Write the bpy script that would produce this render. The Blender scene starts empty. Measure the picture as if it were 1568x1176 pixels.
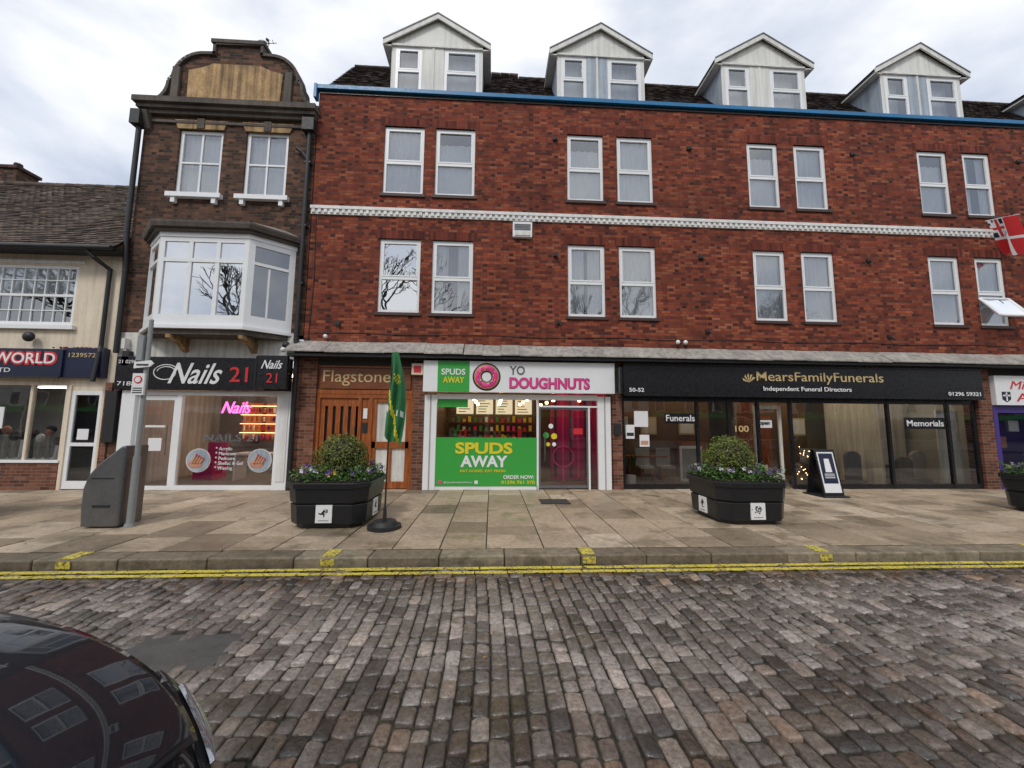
import bpy, math, random
from mathutils import Vector, Matrix
random.seed(7)
R=random.Random(11)
scene=bpy.context.scene
# ------------------------------------------------------------------ nodes
class N:
    def __init__(s,name):
        s.m=bpy.data.materials.new(name); s.m.use_nodes=True
        s.nt=s.m.node_tree; s.nt.nodes.clear()
        s.out=s.nt.nodes.new('ShaderNodeOutputMaterial')
    def n(s,t,ins=None,**kw):
        nd=s.nt.nodes.new('ShaderNode'+t)
        for k,v in kw.items(): setattr(nd,k,v)
        if ins:
            for k,v in ins.items(): s.set(nd.inputs[k],v)
        return nd
    def set(s,inp,v):
        if isinstance(v,bpy.types.NodeSocket): s.nt.links.new(v,inp)
        else:
            if isinstance(v,(tuple,list)) and len(v)==3 and inp.type=='RGBA': v=(*v,1)
            inp.default_value=v
    def math(s,op,a,b=0.0,c=None):
        nd=s.n('Math',operation=op); s.set(nd.inputs[0],a); s.set(nd.inputs[1],b)
        if c is not None: s.set(nd.inputs[2],c)
        return nd.outputs[0]
    def mix(s,f,a,b,bt='MIX'):
        nd=s.n('Mix',data_type='RGBA',blend_type=bt)
        s.set(nd.inputs[0],f); s.set(nd.inputs[6],a); s.set(nd.inputs[7],b); return nd.outputs[2]
    def ramp(s,f,stops,interp='LINEAR'):
        nd=s.n('ValToRGB'); cr=nd.color_ramp; cr.interpolation=interp
        while len(cr.elements)<len(stops): cr.elements.new(.5)
        for e,(p,c) in zip(cr.elements,stops):
            e.position=p; e.color=(*c,1) if not isinstance(c,(int,float)) else (c,c,c,1)
        s.set(nd.inputs[0],f); return nd.outputs[0]
    def mr(s,v,a,b,c=0.0,d=1.0):
        nd=s.n('MapRange'); 
        for i,x in enumerate((v,a,b,c,d)): s.set(nd.inputs[i],x)
        return nd.outputs[0]
    def noise(s,vec,scale,detail=4,rough=.55):
        detail=min(detail,2 if scale>20 else 4)
        nd=s.n('TexNoise',ins={'Scale':scale,'Detail':detail,'Roughness':rough})
        if vec is not None: s.set(nd.inputs['Vector'],vec)
        return nd.outputs['Fac']
    def pos(s): return s.n('NewGeometry').outputs['Position']
    def bump(s,h,st=.3,d=.01):
        return s.n('Bump',ins={'Height':h,'Strength':st,'Distance':d}).outputs[0]
    def bsdf(s,**k):
        nd=s.n('BsdfPrincipled')
        for a,b in k.items():
            s.set(nd.inputs[a.replace('_',' ')],b)
        s.nt.links.new(nd.outputs[0],s.out.inputs[0]); return nd

def mat(name,col,rough=.6,metal=0.0,var=.18,vs=1.5,bump=0.0,bs=60,spec=.5,coat=0.0,streak=0.0,rnd=False):
    k=N(name); p=k.pos()
    n1=k.noise(p,vs,4,.6); n2=k.noise(p,vs*9,3,.6)
    f=k.math('ADD',k.math('MULTIPLY',n1,.6),k.math('MULTIPLY',n2,.4))
    f=k.mr(f,.3,.7,1-var,1+var)
    c=k.mix(1.0,col,f,'MULTIPLY')
    if streak:
        mp=k.n('Mapping',ins={'Vector':p,'Scale':(6,6,.35)}).outputs[0]
        st=k.mr(k.noise(mp,1.5,4,.6),.42,.68,1,1-streak)
        c=k.mix(1.0,c,st,'MULTIPLY')
    if rnd:
        a=k.n('Attribute',attribute_name='rnd').outputs['Fac']
        c=k.mix(1.0,c,k.mr(a,0,1,1-rnd,1+rnd),'MULTIPLY')
    kw=dict(Base_Color=c,Roughness=k.mr(n2,.3,.7,max(0,rough-.07),min(1,rough+.07)),Metallic=metal)
    b=k.bsdf(**kw); b.inputs['Specular IOR Level'].default_value=spec
    if coat: b.inputs['Coat Weight'].default_value=coat; b.inputs['Coat Roughness'].default_value=.03
    if bump: k.set(b.inputs['Normal'],k.bump(k.noise(p,bs,4,.6),bump,.01))
    return k.m

def brickmat(name,stops,mortar,bw=.225,bh=.075,mw=.010,vertical=False,rough=.85,dirt=.35,flemish=False):
    k=N(name); p=k.pos(); s=k.n('SeparateXYZ',ins={0:p})
    u=k.math('ADD',s.outputs[0],s.outputs[1]); v=s.outputs[2]
    if vertical: u,v=v,u
    wob=k.math('MULTIPLY',k.math('SUBTRACT',k.noise(p,3,2),.5),.007)
    v=k.math('ADD',v,wob)
    vr=k.math('DIVIDE',v,bh); row=k.math('FLOOR',vr); fv=k.math('FRACT',vr)
    half=k.math('FRACT',k.math('MULTIPLY',row,.5))
    if vertical: half=0.0
    dv=k.math('MULTIPLY',k.math('MINIMUM',fv,k.math('SUBTRACT',1.0,fv)),bh)
    if flemish:
        P=.3375; uc=k.math('ADD',k.math('DIVIDE',u,P),half); base=k.math('FLOOR',uc); fu=k.math('FRACT',uc)
        hd=k.math('GREATER_THAN',fu,.6667)
        col=k.math('ADD',k.math('MULTIPLY',base,2.0),hd)
        du=k.math('MULTIPLY',k.math('MINIMUM',k.math('MINIMUM',fu,k.math('SUBTRACT',1.0,fu)),k.math('ABSOLUTE',k.math('SUBTRACT',fu,.6667))),P)
    else:
        uc=k.math('ADD',k.math('DIVIDE',u,bw),half); col=k.math('FLOOR',uc); fu=k.math('FRACT',uc)
        du=k.math('MULTIPLY',k.math('MINIMUM',fu,k.math('SUBTRACT',1.0,fu)),bw)
    d=k.math('MINIMUM',du,dv)
    mask=k.mr(d,mw*.3,mw*.65)
    wn=k.n('TexWhiteNoise',noise_dimensions='2D',ins={'Vector':k.n('CombineXYZ',ins={0:col,1:row}).outputs[0]}).outputs[0]
    if flemish: wn=k.math('SUBTRACT',wn,k.math('MULTIPLY',hd,.16))
    big=k.noise(p,.9,4,.65)
    wn2=k.math('ADD',k.math('MULTIPLY',wn,.75),k.math('MULTIPLY',big,.3))
    c=k.ramp(wn2,stops)
    c=k.mix(1.0,c,k.mr(k.noise(p,.6,4,.7),.3,.7,1-dirt,1+dirt*.5),'MULTIPLY')
    mp=k.n('Mapping',ins={'Vector':p,'Scale':(5,5,.4)}).outputs[0]
    c=k.mix(1.0,c,k.mr(k.noise(mp,1.2,3,.6),.48,.75,1,.66),'MULTIPLY')
    c=k.mix(mask,mortar,c)
    b=k.bsdf(Base_Color=c,Roughness=rough)
    b.inputs['Specular IOR Level'].default_value=.25
    k.set(b.inputs['Normal'],k.bump(mask,.5,.008))
    return k.m

def glass(name,base=.12,tint=(.9,.95,.95),wob=.02,rough=.01):
    k=N(name); p=k.pos()
    nb=k.bump(k.noise(p,1.6,2,.5),wob,.2)
    g=k.n('BsdfGlossy',ins={'Color':(.95,.97,1),'Roughness':rough,'Normal':nb})
    t=k.n('BsdfTransparent',ins={'Color':tint})
    fr=k.n('Fresnel',ins={'IOR':1.5}).outputs[0]
    f=k.math('MINIMUM',k.math('ADD',fr,base),1.0)
    mx=k.n('MixShader'); k.set(mx.inputs[0],f)
    k.nt.links.new(t.outputs[0],mx.inputs[1]); k.nt.links.new(g.outputs[0],mx.inputs[2])
    k.nt.links.new(mx.outputs[0],k.out.inputs[0]); return k.m
def emit(name,col,st):
    k=N(name); e=k.n('Emission',ins={'Color':(*col,1),'Strength':st})
    k.nt.links.new(e.outputs[0],k.out.inputs[0]); return k.m

# ------------------------------------------------------------------ builder
class B:
    def __init__(s): s.v=[];s.f=[];s.m=[];s.r=[];s.mats=[];s.sm=[]
    def mi(s,m):
        if m not in s.mats: s.mats.append(m)
        return s.mats.index(m)
    def poly(s,pts,m,r=0.0,smooth=False):
        i=len(s.v); s.v+= [tuple(p) for p in pts]; s.f.append(tuple(range(i,i+len(pts)))); s.m.append(s.mi(m)); s.r.append(r); s.sm.append(smooth)
    def mesh(s,vs,fs,m,r=0.0,smooth=False):
        i=len(s.v); s.v+=[tuple(p) for p in vs]; k=s.mi(m)
        for f in fs: s.f.append(tuple(i+a for a in f)); s.m.append(k); s.r.append(r); s.sm.append(smooth)
    def hexa(s,p,m,r=0.0):
        s.mesh(p,[(0,3,2,1),(4,5,6,7),(0,1,5,4),(1,2,6,5),(2,3,7,6),(3,0,4,7)],m,r)
    def box(s,x0,x1,y0,y1,z0,z1,m,r=0.0):
        s.hexa([(x0,y0,z0),(x1,y0,z0),(x1,y1,z0),(x0,y1,z0),(x0,y0,z1),(x1,y0,z1),(x1,y1,z1),(x0,y1,z1)],m,r)
    def ob(s,p0,p1,a0,a1,d0,d1,z0,z1,m,r=0.0):
        dx,dy=p1[0]-p0[0],p1[1]-p0[1]; L=math.hypot(dx,dy); ux,uy=dx/L,dy/L; nx,ny=-uy,ux
        def P(a,d,z): return (p0[0]+ux*a+nx*d,p0[1]+uy*a+ny*d,z)
        s.hexa([P(a0,d0,z0),P(a1,d0,z0),P(a1,d1,z0),P(a0,d1,z0),P(a0,d0,z1),P(a1,d0,z1),P(a1,d1,z1),P(a0,d1,z1)],m,r)
    def prism(s,xz,y0,y1,m,r=0.0):
        n=len(xz); vs=[(x,y0,z) for x,z in xz]+[(x,y1,z) for x,z in xz]
        fs=[tuple(range(n)),tuple(range(2*n-1,n-1,-1))]+[((i+1)%n,i,i+n,(i+1)%n+n) for i in range(n)]
        s.mesh(vs,fs,m,r)
    def prismz(s,xy,z0,z1,m,xy2=None,r=0.0):
        xy2=xy2 or xy; n=len(xy); vs=[(x,y,z0) for x,y in xy]+[(x,y,z1) for x,y in xy2]
        fs=[tuple(range(n-1,-1,-1)),tuple(range(n,2*n))]+[(i,(i+1)%n,(i+1)%n+n,i+n) for i in range(n)]
        s.mesh(vs,fs,m,r)
    def prismx(s,yz,x0,x1,m,r=0.0):
        n=len(yz); vs=[(x0,y,z) for y,z in yz]+[(x1,y,z) for y,z in yz]
        fs=[tuple(range(n-1,-1,-1)),tuple(range(n,2*n))]+[(i,(i+1)%n,(i+1)%n+n,i+n) for i in range(n)]
        s.mesh(vs,fs,m,r)
    def cyl(s,p0,p1,r0,r1=None,n=12,m=None,caps=True,r=0.0):
        r1=r0 if r1 is None else r1
        p0=Vector(p0);p1=Vector(p1);d=(p1-p0)
        if d.length<1e-6: return
        d.normalize(); a=d.orthogonal().normalized(); b=d.cross(a)
        vs=[]
        for P,rr in((p0,r0),(p1,r1)):
            for i in range(n):
                t=2*math.pi*i/n; vs.append(P+a*math.cos(t)*rr+b*math.sin(t)*rr)
        fs=[(i,(i+1)%n,(i+1)%n+n,i+n) for i in range(n)]
        s.mesh(vs,fs,m,r,True)
        if caps: s.mesh(vs,[tuple(range(n-1,-1,-1)),tuple(range(n,2*n))],m,r)
    def pipe(s,pts,rad,m,n=10):
        for a,b in zip(pts[:-1],pts[1:]): s.cyl(a,b,rad,rad,n,m)
        for a in pts[1:-1]: s.ball(a,rad*1.12,m,8,6)
    def ball(s,c,rad,m,nu=12,nv=8,sc=(1,1,1),r=0.0):
        vs=[];fs=[]
        for j in range(nv+1):
            ph=math.pi*j/nv
            for i in range(nu):
                th=2*math.pi*i/nu
                vs.append((c[0]+rad*sc[0]*math.sin(ph)*math.cos(th),c[1]+rad*sc[1]*math.sin(ph)*math.sin(th),c[2]+rad*sc[2]*math.cos(ph)))
        for j in range(nv):
            for i in range(nu):
                fs.append((j*nu+i,(j+1)*nu+i,(j+1)*nu+(i+1)%nu,j*nu+(i+1)%nu))
        s.mesh(vs,fs,m,r,True)
    def wall(s,x0,x1,z0,z1,y,holes,m,depth=.12,rm=None):
        xs=sorted({x0,x1,*[h[0] for h in holes],*[h[1] for h in holes]}); zs=sorted({z0,z1,*[h[2] for h in holes],*[h[3] for h in holes]})
        xs=[x for x in xs if x0<=x<=x1]; zs=[z for z in zs if z0<=z<=z1]
        for a,b in zip(xs[:-1],xs[1:]):
            for c,d in zip(zs[:-1],zs[1:]):
                mx,mz=(a+b)/2,(c+d)/2
                if any(h[0]<mx<h[1] and h[2]<mz<h[3] for h in holes): continue
                s.poly([(a,y,c),(b,y,c),(b,y,d),(a,y,d)],m)
        rm=rm or m
        for h in holes:
            a,b,c,d=h[:4]
            s.poly([(a,y,c),(a,y,d),(a,y+depth,d),(a,y+depth,c)],rm)
            s.poly([(b,y,c),(b,y+depth,c),(b,y+depth,d),(b,y,d)],rm)
            s.poly([(a,y,c),(a,y+depth,c),(b,y+depth,c),(b,y,c)],rm)
            s.poly([(a,y,d),(b,y,d),(b,y+depth,d),(a,y+depth,d)],rm)
    def make(s,name,parent=None,bevel=0.0,seg=2):
        me=bpy.data.meshes.new(name); me.from_pydata(s.v,[],s.f)
        for m in s.mats: me.materials.append(m)
        me.polygons.foreach_set('material_index',s.m)
        me.polygons.foreach_set('use_smooth',s.sm)
        at=me.attributes.new('rnd','FLOAT','FACE'); at.data.foreach_set('value',s.r)
        me.update()
        o=bpy.data.objects.new(name,me); scene.collection.objects.link(o)
        if parent: o.parent=parent
        if bevel:
            b=o.modifiers.new('bev','BEVEL'); b.width=bevel; b.segments=seg; b.limit_method='ANGLE'; b.angle_limit=math.radians(40)
        return o
def empty(name,loc=(0,0,0)):
    o=bpy.data.objects.new(name,None); scene.collection.objects.link(o); o.empty_display_size=.2; return o
def text(body,x0,x1,z0,z1,y,m,parent,shear=0,bold=0,ext=.004,name='lettering'):
    cu=bpy.data.curves.new(name,'FONT'); cu.body=body; cu.extrude=ext; cu.shear=shear; cu.offset=bold; cu.materials.append(m); cu.resolution_u=4
    o=bpy.data.objects.new(name,cu); scene.collection.objects.link(o)
    bpy.context.view_layer.update()
    bb=o.bound_box; mx=min(p[0] for p in bb); Mx=max(p[0] for p in bb); my=min(p[1] for p in bb); My=max(p[1] for p in bb)
    sx=(x1-x0)/(Mx-mx); sy=(z1-z0)/(My-my)
    o.rotation_euler=(math.pi/2,0,0); o.scale=(sx,sy,1); o.location=(x0-mx*sx,y,z0-my*sy)
    o.parent=parent; return o
def win(b,p0,p1,z0,z1,fw,cols,trans,fm,gm,d0=0.0,dep=.06,mul=None,sash=None):
    L=math.hypot(p1[0]-p0[0],p1[1]-p0[1]); mul=mul or fw*.8
    b.ob(p0,p1,0,fw,d0,d0+dep,z0,z1,fm); b.ob(p0,p1,L-fw,L,d0,d0+dep,z0,z1,fm)
    b.ob(p0,p1,fw,L-fw,d0+.002,d0+dep,z1-fw,z1,fm); b.ob(p0,p1,fw,L-fw,d0+.002,d0+dep,z0,z0+fw*1.2,fm)
    for c in cols: b.ob(p0,p1,L*c-mul/2,L*c+mul/2,d0+.004,d0+dep-.01,z0+fw*1.2,z1-fw,fm)
    H=z1-z0
    for t in trans: b.ob(p0,p1,fw,L-fw,d0-.003,d0+dep-.012,z0+H*t-mul/2,z0+H*t+mul/2,fm)
    if sash:
        xs=[fw]+[L*c for c in cols]+[L-fw]; w=.036
        for a,c in zip(xs[:-1],xs[1:]):
            lo,hi=z0+H*sash[0],z0+H*sash[1]
            a2=a+(0 if a==fw else mul/2);c2=c-(0 if c==L-fw else mul/2)
            b.ob(p0,p1,a2,a2+w,d0-.006,d0+.04,lo,hi,fm); b.ob(p0,p1,c2-w,c2,d0-.006,d0+.04,lo,hi,fm)
            b.ob(p0,p1,a2+w,c2-w,d0-.005,d0+.04,lo,lo+w,fm); b.ob(p0,p1,a2+w,c2-w,d0-.005,d0+.04,hi-w,hi,fm)
    ux,uy=(p1[0]-p0[0])/L,(p1[1]-p0[1])/L; gx,gy=-uy*(d0+.03),ux*(d0+.03); e=fw*.5
    b.poly([(p0[0]+gx+ux*e,p0[1]+gy+uy*e,z0+e),(p1[0]+gx-ux*e,p1[1]+gy-uy*e,z0+e),(p1[0]+gx-ux*e,p1[1]+gy-uy*e,z1-e),(p0[0]+gx+ux*e,p0[1]+gy+uy*e,z1-e)],gm)
def curtain(b,x0,x1,z0,z1,y,m,amp=.02,fr=9,wy=0):
    n=max(6,int((x1-x0)*60)); ph=R.random()*6; vs=[];fs=[]
    for i in range(n+1):
        t=i/n; x=x0+(x1-x0)*t; yy=y+amp*math.sin(ph+t*(x1-x0)*fr*6.28+math.sin(t*9+ph))
        vs+= [(x,yy,z0),(x,yy*1.0,z1)]
    for i in range(n): fs.append((2*i,2*i+2,2*i+3,2*i+1))
    b.mesh(vs,fs,m,0,True)
# ------------------------------------------------------------------ materials
M={}
M['brick']=brickmat('red_brick',[(0,(.040,.014,.012)),(.13,(.095,.025,.018)),(.30,(.18,.038,.021)),(.6,(.265,.060,.029)),(.85,(.345,.096,.045)),(1,(.40,.16,.085))],(.08,.05,.04),flemish=True,dirt=.42)
M['brickv']=brickmat('soldier_brick',[(0,(.05,.014,.012)),(.4,(.15,.03,.018)),(1,(.25,.055,.03))],(.07,.04,.03),vertical=True)
M['brick2']=brickmat('brown_brick',[(0,(.028,.018,.014)),(.3,(.065,.037,.026)),(.6,(.125,.062,.040)),(.85,(.19,.09,.055)),(1,(.25,.14,.08))],(.085,.07,.055),dirt=.45,flemish=True)
M['brick3']=brickmat('shop_pier_brick',[(0,(.07,.03,.02)),(.5,(.19,.07,.04)),(1,(.30,.13,.08))],(.2,.17,.14))
M['white']=mat('white_upvc',(.82,.83,.83),.35,var=.05)
M['wtrim']=mat('white_painted_trim',(.78,.77,.74),.55,var=.10,streak=.18,bump=.1)
M['dclad']=mat('dormer_cladding',(.74,.73,.68),.6,var=.1,streak=.2)
M['dlead']=mat('lead_cheek',(.38,.44,.50),.5,var=.2,streak=.35)
M['cream']=mat('cream_render',(.76,.65,.50),.8,var=.1,streak=.2,bump=.15)
M['wrender']=mat('white_render',(.70,.68,.62),.8,var=.12,streak=.35,bump=.2)
M['black']=mat('black_paint',(.010,.010,.012),.30,var=.2)
M['blackm']=mat('black_matt',(.018,.018,.019),.55,var=.2)
M['dark']=mat('dark_interior',(.035,.032,.03),.8)
M['dbrown']=mat('dark_brown_interior',(.14,.08,.045),.7)
M['room']=mat('interior_plaster',(.35,.33,.30),.8)
M['floor']=mat('interior_floor',(.18,.16,.14),.4)
M['net']=mat('net_curtain',(.84,.84,.82),.9,var=.06)
M['lead']=mat('weathered_lead',(.36,.33,.29),.6,var=.45,vs=2,bump=.5,bs=14,streak=.4)
M['blue']=mat('blue_gutter_wrap',(.010,.16,.36),.4,var=.2)
M['tile']=mat('clay_roof_tile',(.095,.066,.048),.85,var=.45,vs=1.5,rnd=.6)
M['tile2']=mat('brown_roof_tile',(.065,.045,.036),.85,var=.35,vs=2,rnd=.5)
M['sill']=mat('dark_tile_sill',(.06,.032,.026),.6)
M['stone']=mat('yellow_stone',(.44,.28,.13),.85,var=.5,vs=2.5,streak=.65,bump=.3)
M['dstone']=mat('weathered_stone',(.115,.095,.08),.9,var=.45,streak=.3,bump=.4)
k=N('varnished_wood'); p=k.pos()
mp=k.n('Mapping',ins={'Vector':p,'Scale':(14,14,1.2)}).outputs[0]
f=k.noise(mp,2.2,5,.6); c=k.ramp(f,[(.3,(.17,.045,.012)),(.55,(.34,.095,.022)),(.75,(.46,.15,.042))])
k.bsdf(Base_Color=c,Roughness=.35,Normal=k.bump(f,.2,.004)); M['wood']=k.m
k=N('dark_wood_sign'); p=k.pos()
mp=k.n('Mapping',ins={'Vector':p,'Scale':(1.2,14,14)}).outputs[0]
f=k.noise(mp,2.2,5,.6); c=k.ramp(f,[(.3,(.12,.036,.014)),(.7,(.25,.08,.026))])
k.bsdf(Base_Color=c,Roughness=.4); M['wood2']=k.m
M['gl_up']=glass('window_glass',.19,(.91,.94,.96))
M['gl_bay']=glass('bay_glass',.55,(.85,.9,.92),.012)
M['gl']=glass('shop_glass',.06,(.94,.96,.96),.01)
M['gl_dark']=glass('tinted_shop_glass',.06,(.80,.82,.82),.01)
M['gold']=mat('gold_lettering',(.60,.45,.22),.4,var=.05)
M['wlet']=mat('white_lettering',(.8,.8,.8),.5,var=.02)
M['blet']=mat('black_lettering',(.02,.02,.02),.5)
M['green']=mat('green_vinyl',(.045,.36,.055),.4,var=.04)
M['yellow']=mat('yellow_vinyl',(.75,.62,.03),.4,var=.03)
M['pink']=mat('pink_sign',(.80,.045,.28),.4,var=.03)
M['red']=mat('red_sign',(.62,.03,.035),.4,var=.03)
M['navy']=mat('navy_sign',(.012,.016,.045),.35)
M['grey']=mat('grey_sign_letter',(.13,.13,.14),.45)
M['steel']=mat('brushed_steel',(.22,.22,.22),.38,metal=.85,var=.25,vs=4)
M['post']=mat('grey_post_paint',(.27,.28,.28),.45,var=.12)
M['purple']=mat('purple_vinyl',(.06,.03,.22),.4)
M['magenta']=mat('magenta_wall',(.52,.015,.17),.6)
M['skin1']=mat('skin_print',(.55,.27,.17),.6,var=.25,vs=8)
M['flagg']=mat('green_flag_cloth',(.03,.17,.06),.8,var=.2)
M['soil']=mat('soil',(.03,.02,.014),.95,var=.4,bump=.6)
M['planter']=mat('planter_plastic',(.011,.012,.014),.38,var=.25,vs=3,bump=.06,bs=120)
M['leaf']=mat('box_leaf',(.12,.15,.02),.5,var=.3,vs=6,rnd=.6)
M['leaf2']=mat('pansy_leaf',(.06,.13,.025),.5,var=.3,vs=6,rnd=.5)
M['petal']=mat('purple_petal',(.16,.07,.32),.6,rnd=.3); M['petalw']=mat('white_petal',(.7,.66,.72),.6); M['petaly']=mat('yellow_petal',(.65,.45,.05),.6)
M['bark']=mat('tree_bark',(.04,.034,.028),.9,var=.3)
M['asph']=mat('asphalt',(.055,.054,.053),.8,var=.3,vs=4,bump=.6,bs=90)
M['asph2']=mat('asphalt_repair',(.085,.078,.072),.6,var=.35,vs=5,bump=.8,bs=110)

k=N('granite_setts'); p=k.pos(); a=k.n('Attribute',attribute_name='rnd').outputs['Fac']; sp=k.n('SeparateXYZ',ins={0:p})
c=k.ramp(a,[(0,(.030,.022,.016)),(.3,(.062,.044,.031)),(.55,(.100,.072,.051)),(.8,(.155,.114,.083)),(1,(.26,.205,.160))])
hue=k.math('FRACT',k.math('MULTIPLY',a,37.0))
c=k.mix(1.0,c,k.ramp(hue,[(0,(.86,.96,1.10)),(.5,(1,1,1)),(1,(1.18,.98,.80))]),'MULTIPLY')
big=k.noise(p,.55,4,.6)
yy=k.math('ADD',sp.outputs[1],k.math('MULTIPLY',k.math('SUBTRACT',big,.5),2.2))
sheen_band=k.math('MULTIPLY',k.mr(yy,-7.5,-6.5),k.mr(yy,-5.1,-5.6))  # pale band: wet sky sheen painted into the sett colour
c=k.mix(k.math('MULTIPLY',sheen_band,.68),c,k.mix(a,(.12,.100,.084),(.42,.36,.32)))
c=k.mix(1.0,c,k.mr(big,.35,.65,.70,1.25),'MULTIPLY')
c=k.mix(1.0,c,k.mr(k.noise(p,34,5,.7),.25,.75,.5,1.5),'MULTIPLY')
c=k.mix(k.math('MULTIPLY',k.mr(k.noise(p,1.9,4,.75),.54,.64),.55),c,(.045,.037,.018))
ns=k.noise(p,19,4,.65)
rg=k.math('ADD',k.mr(big,.35,.65,.18,.40),k.mr(ns,.3,.7,-.06,.14))
b=k.bsdf(Base_Color=c,Roughness=rg); b.inputs['Specular IOR Level'].default_value=.7
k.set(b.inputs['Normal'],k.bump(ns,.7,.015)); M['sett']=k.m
k=N('joint_dirt'); p=k.pos()
c=k.ramp(k.noise(p,9,4,.7),[(.3,(.010,.008,.006)),(.55,(.030,.024,.015)),(.75,(.07,.06,.024))])
k.bsdf(Base_Color=c,Roughness=.75,Normal=k.bump(k.noise(p,50,5,.7),.8,.02)); M['grout']=k.m
k=N('paving_stone'); p=k.pos(); a=k.n('Attribute',attribute_name='rnd').outputs['Fac']
c=k.ramp(a,[(0,(.25,.19,.125)),(.35,(.36,.275,.185)),(.65,(.44,.34,.235)),(1,(.53,.43,.31))])
c=k.mix(1.0,c,k.mr(k.noise(p,.8,4,.7),.3,.7,.70,1.2),'MULTIPLY')
c=k.mix(1.0,c,k.mr(k.noise(p,14,4,.75),.3,.7,.72,1.2),'MULTIPLY')
st=k.mr(k.noise(p,1.5,4,.75),.51,.64)
c=k.mix(k.math('MULTIPLY',st,.58),c,(.125,.098,.06))
spots=k.mr(k.n('TexVoronoi',ins={'Vector':p,'Scale':8.0}).outputs['Distance'],.035,.06,.5,1)
c=k.mix(1.0,c,spots,'MULTIPLY')
b=k.bsdf(Base_Color=c,Roughness=k.mr(st,0,1,.66,.28)); k.set(b.inputs['Normal'],k.bump(k.noise(p,30,6,.7),.35,.01)); M['pave']=k.m
k=N('kerb_stone'); p=k.pos(); a=k.n('Attribute',attribute_name='rnd').outputs['Fac']
c=k.ramp(a,[(0,(.15,.115,.078)),(.5,(.215,.17,.115)),(1,(.28,.23,.16))])
c=k.mix(1.0,c,k.mr(k.noise(p,12,4,.75),.3,.7,.6,1.3),'MULTIPLY')
c=k.mix(k.math('MULTIPLY',k.mr(k.noise(p,2.5,4,.7),.5,.65),.6),c,(.06,.055,.03))
b=k.bsdf(Base_Color=c,Roughness=.6); k.set(b.inputs['Normal'],k.bump(k.noise(p,19,4,.7),.6,.02)); M['kerb']=k.m
k=N('yellow_road_paint'); p=k.pos()
w=k.mr(k.math('ADD',k.noise(p,30,6,.75),k.math('MULTIPLY',k.noise(p,3,3),.35)),.66,.80)
c=k.mix(w,(.68,.56,.07),(.17,.14,.07)); k.bsdf(Base_Color=c,Roughness=.5,Normal=k.bump(k.noise(p,60,4),.4,.01)); M['ypaint']=k.m

# ------------------------------------------------------------------ ground
b=B(); b.poly([(-400,-400,-.16),(400,-400,-.16),(400,400,-.16),(-400,400,-.16)],M['asph']); b.make('ground')
b=B()
b.box(-40,60,-16.0,-4.72,-.158,-.131,M['grout'])
PX=(-2.72,-1.98,-6.62,-6.18)
def sett(b,x0,x1,y0,y1,r):
    g=R.uniform(.003,.008); j=lambda a=.005:R.uniform(-a,a)
    x0+=g+j(.003);x1-=g+j(.003);y0+=g+j();y1-=g+j()
    zt=-.112+R.uniform(-.007,.007); tx=R.uniform(-.007,.007); ty=R.uniform(-.009,.009)
    cx,cy=(x0+x1)/2,(y0+y1)/2; hw,hl=(x1-x0)/2,(y1-y0)/2; vs=[]
    cj=[R.uniform(.6,1.6) for _ in range(4)]; sk=R.uniform(-.06,.06)
    for ins,z,cr in((0,-.150,.010),(.001,-.124,.011),(.005,-.1155,.014),(.014,-.1115,.017),):
        a,c=hw-ins,hl-ins; qs=[min(cr*t,a*.6) for t in cj]
        for (sx,sy) in((a-qs[0],-c),(a,-c+qs[0]),(a,c-qs[1]),(a-qs[1],c),(-a+qs[2],c),(-a,c-qs[2]),(-a,-c+qs[3]),(-a+qs[3],-c)):
            zz=z if z<-.14 else zt+(z+.112)+tx*sx/hw+ty*sy/hl
            vs.append((cx+sx,cy+sy+sk*sx,zz))
    vs.append((cx+j(.01),cy+j(.01),zt+.0015+R.uniform(-.003,.002)))
    fs=[]
    for L in range(3):
        for i in range(8): fs.append((L*8+i,L*8+(i+1)%8,(L+1)*8+(i+1)%8,(L+1)*8+i))
    for i in range(8): fs.append((24+i,24+(i+1)%8,32))
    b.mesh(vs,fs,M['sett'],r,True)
x=-12.0
while x<14.0:
    w=R.uniform(.098,.132); y=-5.06; colr=R.uniform(-.06,.06)
    y0off=R.uniform(0,.12)
    first=True
    while y>-12.2:
        l=R.uniform(.12,.205)
        if first: l=.07+y0off; first=False
        sk=.08*math.sin(y*.8+.5)+.05*math.sin(x*.8+y*.3)
        cx=x+w/2+sk
        if not(PX[0]<cx<PX[1] and PX[2]<y-l/2<PX[3]):
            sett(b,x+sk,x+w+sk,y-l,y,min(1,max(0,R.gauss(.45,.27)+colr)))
        y-=l
    x+=w
for yy in(-4.73,-4.90):
    x=-12
    while x<14:
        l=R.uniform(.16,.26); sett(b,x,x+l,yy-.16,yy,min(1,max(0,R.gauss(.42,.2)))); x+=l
b.make('cobbled_road')
b=B()
n=14
vs=[];fs=[]
for i in range(n+1):
    for j in range(n+1):
        vs.append((PX[0]-.03+(PX[1]-PX[0]+.06)*i/n,PX[2]-.03+(PX[3]-PX[2]+.06)*j/n,-.119+R.uniform(-.004,.004)))
for i in range(n):
    for j in range(n): fs.append((i*(n+1)+j,(i+1)*(n+1)+j,(i+1)*(n+1)+j+1,i*(n+1)+j+1))
b.mesh(vs,fs,M['asph2'],0,True); b.make('asphalt_patch')
b=B()
for y0,y1 in((-4.855,-4.785),(-4.985,-4.915)):
    x=-12
    while x<14:
        l=R.uniform(.22,.9)
        z=-.1015+R.uniform(-.002,.002)
        b.box(x+.006,x+l-.008,y0+R.uniform(-.005,.005),y1+R.uniform(-.005,.005),z-.006,z,M['ypaint']); x+=l
b.make('yellow_road_lines')
b=B(); b.box(-40,60,-4.42,6,-.158,-.012,M['grout'])
x=-14.0
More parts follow.
